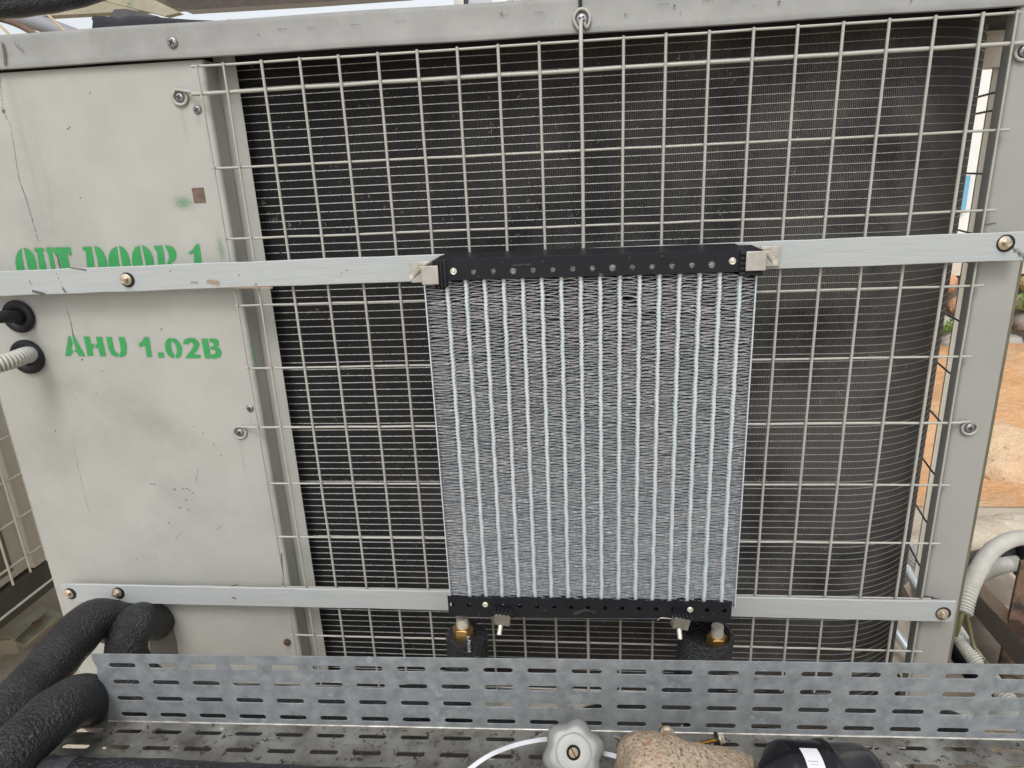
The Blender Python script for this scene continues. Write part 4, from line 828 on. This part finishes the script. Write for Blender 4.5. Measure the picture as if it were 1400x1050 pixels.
# ================================================================== OVERHEAD, TOP OF PICTURE
o = foam_tube([at(-80, 10, Y=.30), at(-20, 5, Y=.30), at(30, 2, Y=.31), at(90, -8, Y=.33), at(150, -26, Y=.36), at(220, -60, Y=.40)], .024, seed=9).build('insulated_pipe', FOAM, None, 60)
tag(o, 'dark insulated pipe sagging overhead in the top left corner above the unit', 'insulated pipe')
b = MB(); b.tube(spline([at(-30, 12, Y=.62), at(10, 20, Y=.60), at(60, 34, Y=.58), at(130, 60, Y=.56)], .01), .016, 18); o = b.build('grey_duct', mat('grey_pvc', (.22, .22, .24), (.28, .28, .3), 10, .5), None, 60); tag(o, 'curved grey duct passing behind the top left of the unit', 'duct')
b = MB(); b.tube(spline([at(-30, 20, Y=.56), at(20, 32, Y=.54), at(70, 60, Y=.52)], .01), .006, 12); o = b.build('brown_hose', RUST, None, 60); tag(o, 'thin brown hose under the grey duct at top left', 'hose')
o = MB().tube([at(50, 5, Y=.5), at(98, 52, Y=.5)], .0028, 10).build('cane', mat('pale_cane', (.55, .42, .28), (.45, .34, .22), 30, .6), None, 60); tag(o, 'thin pale cane leaning across the grey duct at top left', 'cane')
o = MB().tube([at(-5, 30, Y=.5), at(24, 58, Y=.5)], .0025, 10).build('cane', bpy.data.materials['pale_cane'], None, 60); tag(o, 'short pale cane in the very corner left of the grey duct', 'cane')
beams = thing('roof_frame', 'mossy timber and dark steel roof frame overhead at upper left', 'roof frame', (-1.2, 1.5, 1.0))
TIM = mat('mossy_timber', (.42, .38, .28), (.30, .28, .20), 6, .8, bump=.5, bscale=80, patches=(.16, .22, .10), pscale=9, pth=.60, pw=.1, bdist=.004)
def qb(corners, Y, th, m, name, parent):
    pts = [at(x, y, Y=Y) for x, y in corners]; n_ = len(pts); b = MB(); b.add([(p.x, p.y + d, p.z) for d in (0, th) for p in pts], [tuple(range(n_)), tuple(range(2 * n_ - 1, n_ - 1, -1))] + [(i, n_ + i, n_ + (i + 1) % n_, (i + 1) % n_) for i in range(n_)]); return b.build(name, m, parent)
qb([(-60, 28), (130, 18), (400, 2), (620, -9), (620, -30), (-60, -30)], 1.50, .05, TIM, 'timber_beam', beams)
qb([(250, 14), (420, 4), (560, -6), (560, -40), (160, -40)], 1.40, .06, WETIRON, 'dark_purlin', beams)
qb([(100, -10), (190, -10), (245, 17), (225, 22)], 1.36, .03, TIM, 'brace', beams)
qb([(150, 22), (156, 13), (172, 12), (215, 22), (200, 26), (150, 26)], 1.30, .05, mat('dark_bag', (.06, .06, .07), (.09, .09, .1), 20, .7), 'dark_bracket', beams)
# crumpled black sheet lying on the unit roof
b = MB(); edge_ = [(126, 20), (131, 21), (150, 22), (166, 26), (180, 22), (235, 24), (262, 26), (290, 27), (305, 31), (330, 34)]
low = [(127, 45), (140, 44), (160, 43), (175, 42), (190, 41), (235, 38), (262, 36), (290, 34.5), (305, 33.5), (330, 33)]
Vn = []; NN = len(edge_)
for r_i, (row, yy) in enumerate(((low, .035), (edge_, .10), ([(x, y + 6) for x, y in edge_], .16))):
    for (x, y) in row:
        p = at(x, y, Y=yy); Vn.append((p.x, p.y + rnd.uniform(-.006, .006), max(p.z, .4535)))
b.add(Vn, [(r * NN + i, r * NN + i + 1, (r + 1) * NN + i + 1, (r + 1) * NN + i) for r in range(2) for i in range(NN - 1)])
o = b.build('plastic_sheet', mat('black_plastic', (.007, .008, .012), (.012, .013, .018), 30, .5, spec=.2, bump=.6, bscale=40, bdist=.006), None, 60, fix=False); md = o.modifiers.new('solid', 'SOLIDIFY'); md.thickness = .0015
tag(o, 'crumpled black plastic sheet lying on top of the unit', 'plastic sheet')
b = MB(); p, q = at(312, 28, Y=.12), at(335, 31, Y=.12); b.tube([p, q, q + Vector((.03, .01, -.004))], .002, 8); o = b.build('twig', TIM, None, 60); tag(o, 'dry twig lying on the unit roof right of the black sheet', 'twig')
# pale electrical cabinet behind the unit
cb = thing('wall_cabinet', 'pale grey cabinet with white frame and paper notice behind the unit top', 'cabinet', at(690, 20, Y=1.6) + Vector((0, 0, -.6)))
WHT = mat('white_wall_paint', (.78, .78, .74), (.74, .74, .70), 4, .7, bump=.2)
GRC = mat('pale_grey_cabinet', (.50, .52, .58), (.56, .58, .63), 6, .5)
def wbox(x0, x1, Y, ztop, zbot, th, m, name, parent):
    a, c = at(x0, 10, Y=Y).x, at(x1, 10, Y=Y).x; return MB().box((a, Y, zbot), (c, Y + th, ztop)).build(name, m, parent, bevel=.004)
wbox(640, 700, 1.62, .95, -.1, .25, GRC, 'door', cb); wbox(621, 634, 1.60, .97, -.1, .05, WHT, 'frame', cb); wbox(634.5, 639.5, 1.61, .95, -.1, .04, mat('dark_gap', (.03, .04, .06)), 'gap', cb)
a, c = at(672, -20, Y=1.615), at(694, 10, Y=1.615); MB().box((a.x, 1.612, c.z), (c.x, 1.618, a.z)).build('paper_notice', mat('paper', (.8, .8, .78), rough=.8), cb)
wbox(701, 768, 1.63, .95, -.1, .2, mat('light_panel', (.66, .66, .68), (.7, .7, .72), 5, .6), 'side_leaf', cb)

# ================================================================== GROUND AND BACKGROUND RIGHT
GZ = -.80
gm = mat('dusty_ground', (.44, .37, .28), (.52, .46, .37), 3, .9, bump=.7, bscale=30, patches=(.36, .27, .18), pscale=2.2, pth=.55, pw=.12, specks=(.18, .11, .07), sscale=30, sth=.68, detail=10, bdist=.01)
b = MB(); N_ = 60
vs = []; xs_ = np.linspace(-60, 60, N_ + 1); ys_ = np.linspace(-60, 90, N_ + 1)
b.add([(x, y, GZ) for y in ys_ for x in xs_], [(j * (N_ + 1) + i, j * (N_ + 1) + i + 1, (j + 1) * (N_ + 1) + i + 1, (j + 1) * (N_ + 1) + i) for j in range(N_) for i in range(N_)])
tag(b.build('ground', gm, None), kind='structure')
# sloping laterite outcrop behind the unit
def terrain(name, x0, x1, y0, y1, hf, m, nx=70, ny=60):
    b = MB(); vs = [(x0 + (x1 - x0) * i / nx, y0 + (y1 - y0) * j / ny, hf(x0 + (x1 - x0) * i / nx, y0 + (y1 - y0) * j / ny)) for j in range(ny + 1) for i in range(nx + 1)]
    b.add(vs, [(j * (nx + 1) + i, j * (nx + 1) + i + 1, (j + 1) * (nx + 1) + i + 1, (j + 1) * (nx + 1) + i) for j in range(ny) for i in range(nx)]); return b.build(name, m, None, 60)
lat = mat('orange_laterite', (.56, .29, .12), (.64, .38, .19), 5, .85, bump=.9, bscale=32, patches=(.52, .40, .28), pscale=3, pth=.48, pw=.2, specks=(.16, .10, .07), sscale=24, sth=.66, detail=8, bdist=.02)
def hf(x, y):
    e_ = min(1, max(0, (y - 1.25) / .35)) * min(1, max(0, (x - .7) / .2)) if x > .7 else 0
    return GZ + .003 + e_ * (.05 + .10 * (y - 1.2) + .05 * mnoise.noise(Vector((x * 2.2, y * 2.2, 0))) + .02 * mnoise.noise(Vector((x * 8, y * 8, 2))))
tag(terrain('laterite_slope', .6, 4.2, 1.1, 2.6, hf, lat), kind='structure')
# boulders
def blob(name, c, r, m, seed, amp=.25, parent=None, sub=4):
    import bmesh
    bm = bmesh.new(); bmesh.ops.create_icosphere(bm, subdivisions=sub, radius=1)
    for v in bm.verts:
        q = v.co.copy(); f = 1 + amp * mnoise.noise(q * 1.3 + Vector((seed * 3.1, seed, 0))) + amp * .35 * mnoise.noise(q * 4 + Vector((seed, 0, 5))) + amp * .12 * mnoise.noise(q * 12 + Vector((seed, 0, 5)))
        mx_ = max(abs(q.x), abs(q.y), abs(q.z)); f *= .72 + .28 / mx_ * .8
        v.co = Vector(c) + Vector((q.x * r[0], q.y * r[1], q.z * r[2])) * f
    me = bpy.data.meshes.new(name); bm.to_mesh(me); bm.free(); me.materials.append(m); me.polygons.foreach_set('use_smooth', [True] * len(me.polygons))
    return link(bpy.data.objects.new(name, me), parent)
BLD = mat('pale_orange_rock', (.62, .43, .26), (.70, .52, .34), 7, .85, bump=.9, bscale=35, patches=(.56, .33, .18), pscale=4, pth=.50, pw=.25, specks=(.10, .07, .06), sscale=36, sth=.645, detail=8, bdist=.02)
c = at(1395, 655, Y=1.30); o = blob('boulder', c + Vector((.10, .12, -.05)), (.30, .22, .17), BLD, 3, .34); tag(o, 'big pale orange boulder with black stains right of the post', 'boulder')
c = at(1400, 560, Y=1.85); o = blob('boulder', c + Vector((.2, .1, -.10)), (.50, .30, .17), lat, 5, .2); tag(o, 'bright orange rounded rock shoulder behind the stained boulder', 'boulder')
KB = mat('pale_stone', (.58, .52, .42), (.46, .38, .28), 12, .9, bump=.9, bscale=60, specks=(.2, .15, .1), sscale=40, sth=.64, bdist=.01)
kb = thing('stone_kerb', 'row of pale rough kerb stones between orange rock and the hoses at right', 'kerb', at(1385, 735, Z=GZ))
kp = spline([at(1262, 752, Z=-.76), at(1300, 738, Z=-.76), at(1345, 727, Z=-.76), at(1400, 721, Z=-.76), at(1500, 716, Z=-.76)], .125)
for k, p in enumerate(kp): blob('kerb_stone', p, (.085, .05, .036), KB, k * 1.7, .22, kb, 3)
# rubble retaining wall
wl = thing('rubble_wall', 'rubble retaining wall of laterite and grey stones behind the right of the unit', 'wall', (2.0, 2.5, GZ))
WY = 2.45
b = MB(); b.box((.9, WY + .02, GZ), (5, WY + .30, -.30)); b.build('mortar_core', mat('dark_joints', (.13, .11, .09), (.2, .17, .13), 20, .95, bump=.6, bscale=40), wl)
ST = [mat('laterite_stone', (.50, .25, .15), (.60, .34, .21), 14, .9, bump=.8, bscale=50, bdist=.01), mat('grey_stone', (.36, .34, .31), (.48, .45, .41), 14, .9, bump=.8, bscale=50, specks=(.12, .1, .09), sscale=30, sth=.62, bdist=.01), mat('buff_stone', (.55, .48, .38), (.62, .54, .42), 14, .9, bump=.8, bscale=50, bdist=.01)]
rw = random.Random(21); z = GZ + .04; cnt = 0
while z < -.33:
    hh = rw.uniform(.035, .055); x = 1.25 + rw.uniform(0, .06)
    while x < 3.1 and cnt < 100:
        ww = rw.uniform(.04, .085); blob('stone', (x + ww, WY + .01, z + hh + rw.uniform(-.008, .008)), (ww, .055, hh), ST[rw.choice((0, 1, 1, 2, 0))], rw.uniform(0, 99), .3, wl, 2); x += 2 * ww + .006; cnt += 1
    z += 2 * hh + .004
b = MB(); b.box((.9, WY - .01, -.300), (5, WY + .32, -.235)); b.build('coping', mat('pale_coping', (.66, .61, .52), (.56, .5, .42), 9, .85, bump=.5, bscale=50), wl)
# small plants growing from the wall
LEAF = mat('leaf_green', (.10, .22, .035), (.20, .34, .07), 30, .5)
def plant(px, py, Y, label, n=70, R_=.09, seed=1):
    r2 = random.Random(seed); c = at(px, py, Y=Y); o = thing('weed', label, 'plant', c, 'small green weeds among the stones'); b = MB(); st = MB()
    for k in range(n):
        a, e_ = r2.uniform(0, 6.28), r2.uniform(-.3, 1.3); rr_ = R_ * r2.uniform(.25, 1); q = c + Vector((math.cos(a) * math.cos(e_) * rr_, math.sin(a) * math.cos(e_) * rr_ * .6 - .02, math.sin(e_) * rr_))
        d = Vector((r2.uniform(-1, 1), r2.uniform(-1, 1), r2.uniform(-.4, .8))).normalized(); l = r2.uniform(.012, .026); s_ = d.cross(Vector((r2.uniform(-1, 1), r2.uniform(-1, 1), r2.uniform(-1, 1)))).normalized() * l * .32
        b.add([q, q + d * l * .5 + s_, q + d * l, q + d * l * .5 - s_], [(0, 1, 2), (0, 2, 3)])
        if k % 4 == 0: st.tube([c - Vector((0, 0, .02)), (c + q) / 2 + Vector((0, 0, .01)), q], .0015, 5)
    b.build('leaves', LEAF, o, fix=False); st.build('stems', LEAF, o)
plant(1400, 418, 2.36, 'leafy green weed growing on the rubble wall right of the post', 130, .15, 1)
plant(1293, 450, 2.36, 'green weed on the rubble wall seen in the gap beside the coil', 90, .11, 2)
plant(1258, 682, 1.25, 'tiny weed low in the gap beside the coil', 40, .05, 3)
plant(1385, 722, 1.05, 'thin green shoots growing by the kerb above the conduit', 26, .05, 4)
# added white building far behind, stands in for the bright sky
fb_ = thing('sky_backdrop', 'added white building seen through the gap right of the coil', 'backdrop', (6, 9, GZ))
b = MB(); b.box((3.2, 8.0, GZ), (12, 11, 3.4)); b.build('wall', WHT, fb_)
b = MB(); p = at(1321, 240, Y=7.95); q = at(1316, 290, Y=7.95); b.box((p.x - .6, 7.95, q.z), (q.x + .03, 7.99, p.z)); b.build('cyan_edge', mat('cyan_edge_paint', (.18, .42, .60), rough=.15), fb_)  # cyan strip added for the coloured fringe of the bright sky
# rusty steelwork at lower right
st = thing('steel_stand', 'rusty brown upright and wet dark angle beam at the lower right', 'steel stand', at(1395, 880, Z=GZ))
p = at(1412, 768, Y=.30); MB().box((p.x - .020, .30, GZ), (p.x + .05, .308, p.z)).build('upright', RUST, st, bevel=.002)
b = MB(); p, q = at(1310, 788, Y=.62), at(1440, 930, Y=.10); b.bar(p, q, .035, .05); b.bar(p + Vector((.03, .02, -.024)), q + Vector((.03, .02, -.024)), .05, .006); b.build('angle_beam', WETIRON, st, bevel=.002)
# wet concrete trough floor
o = quad_slab([at(x, y, Z=GZ + .02) for x, y in ((1250, 760), (1345, 745), (1420, 830), (1520, 990), (1250, 1100))], .018, mat('wet_concrete', (.24, .21, .16), (.15, .11, .075), 9, .3, bump=.5, bscale=40, patches=(.33, .30, .14), pscale=9, pth=.60, pw=.05, rough2=.7, bdist=.004), 'concrete_slab', None)
o['kind'] = 'structure'
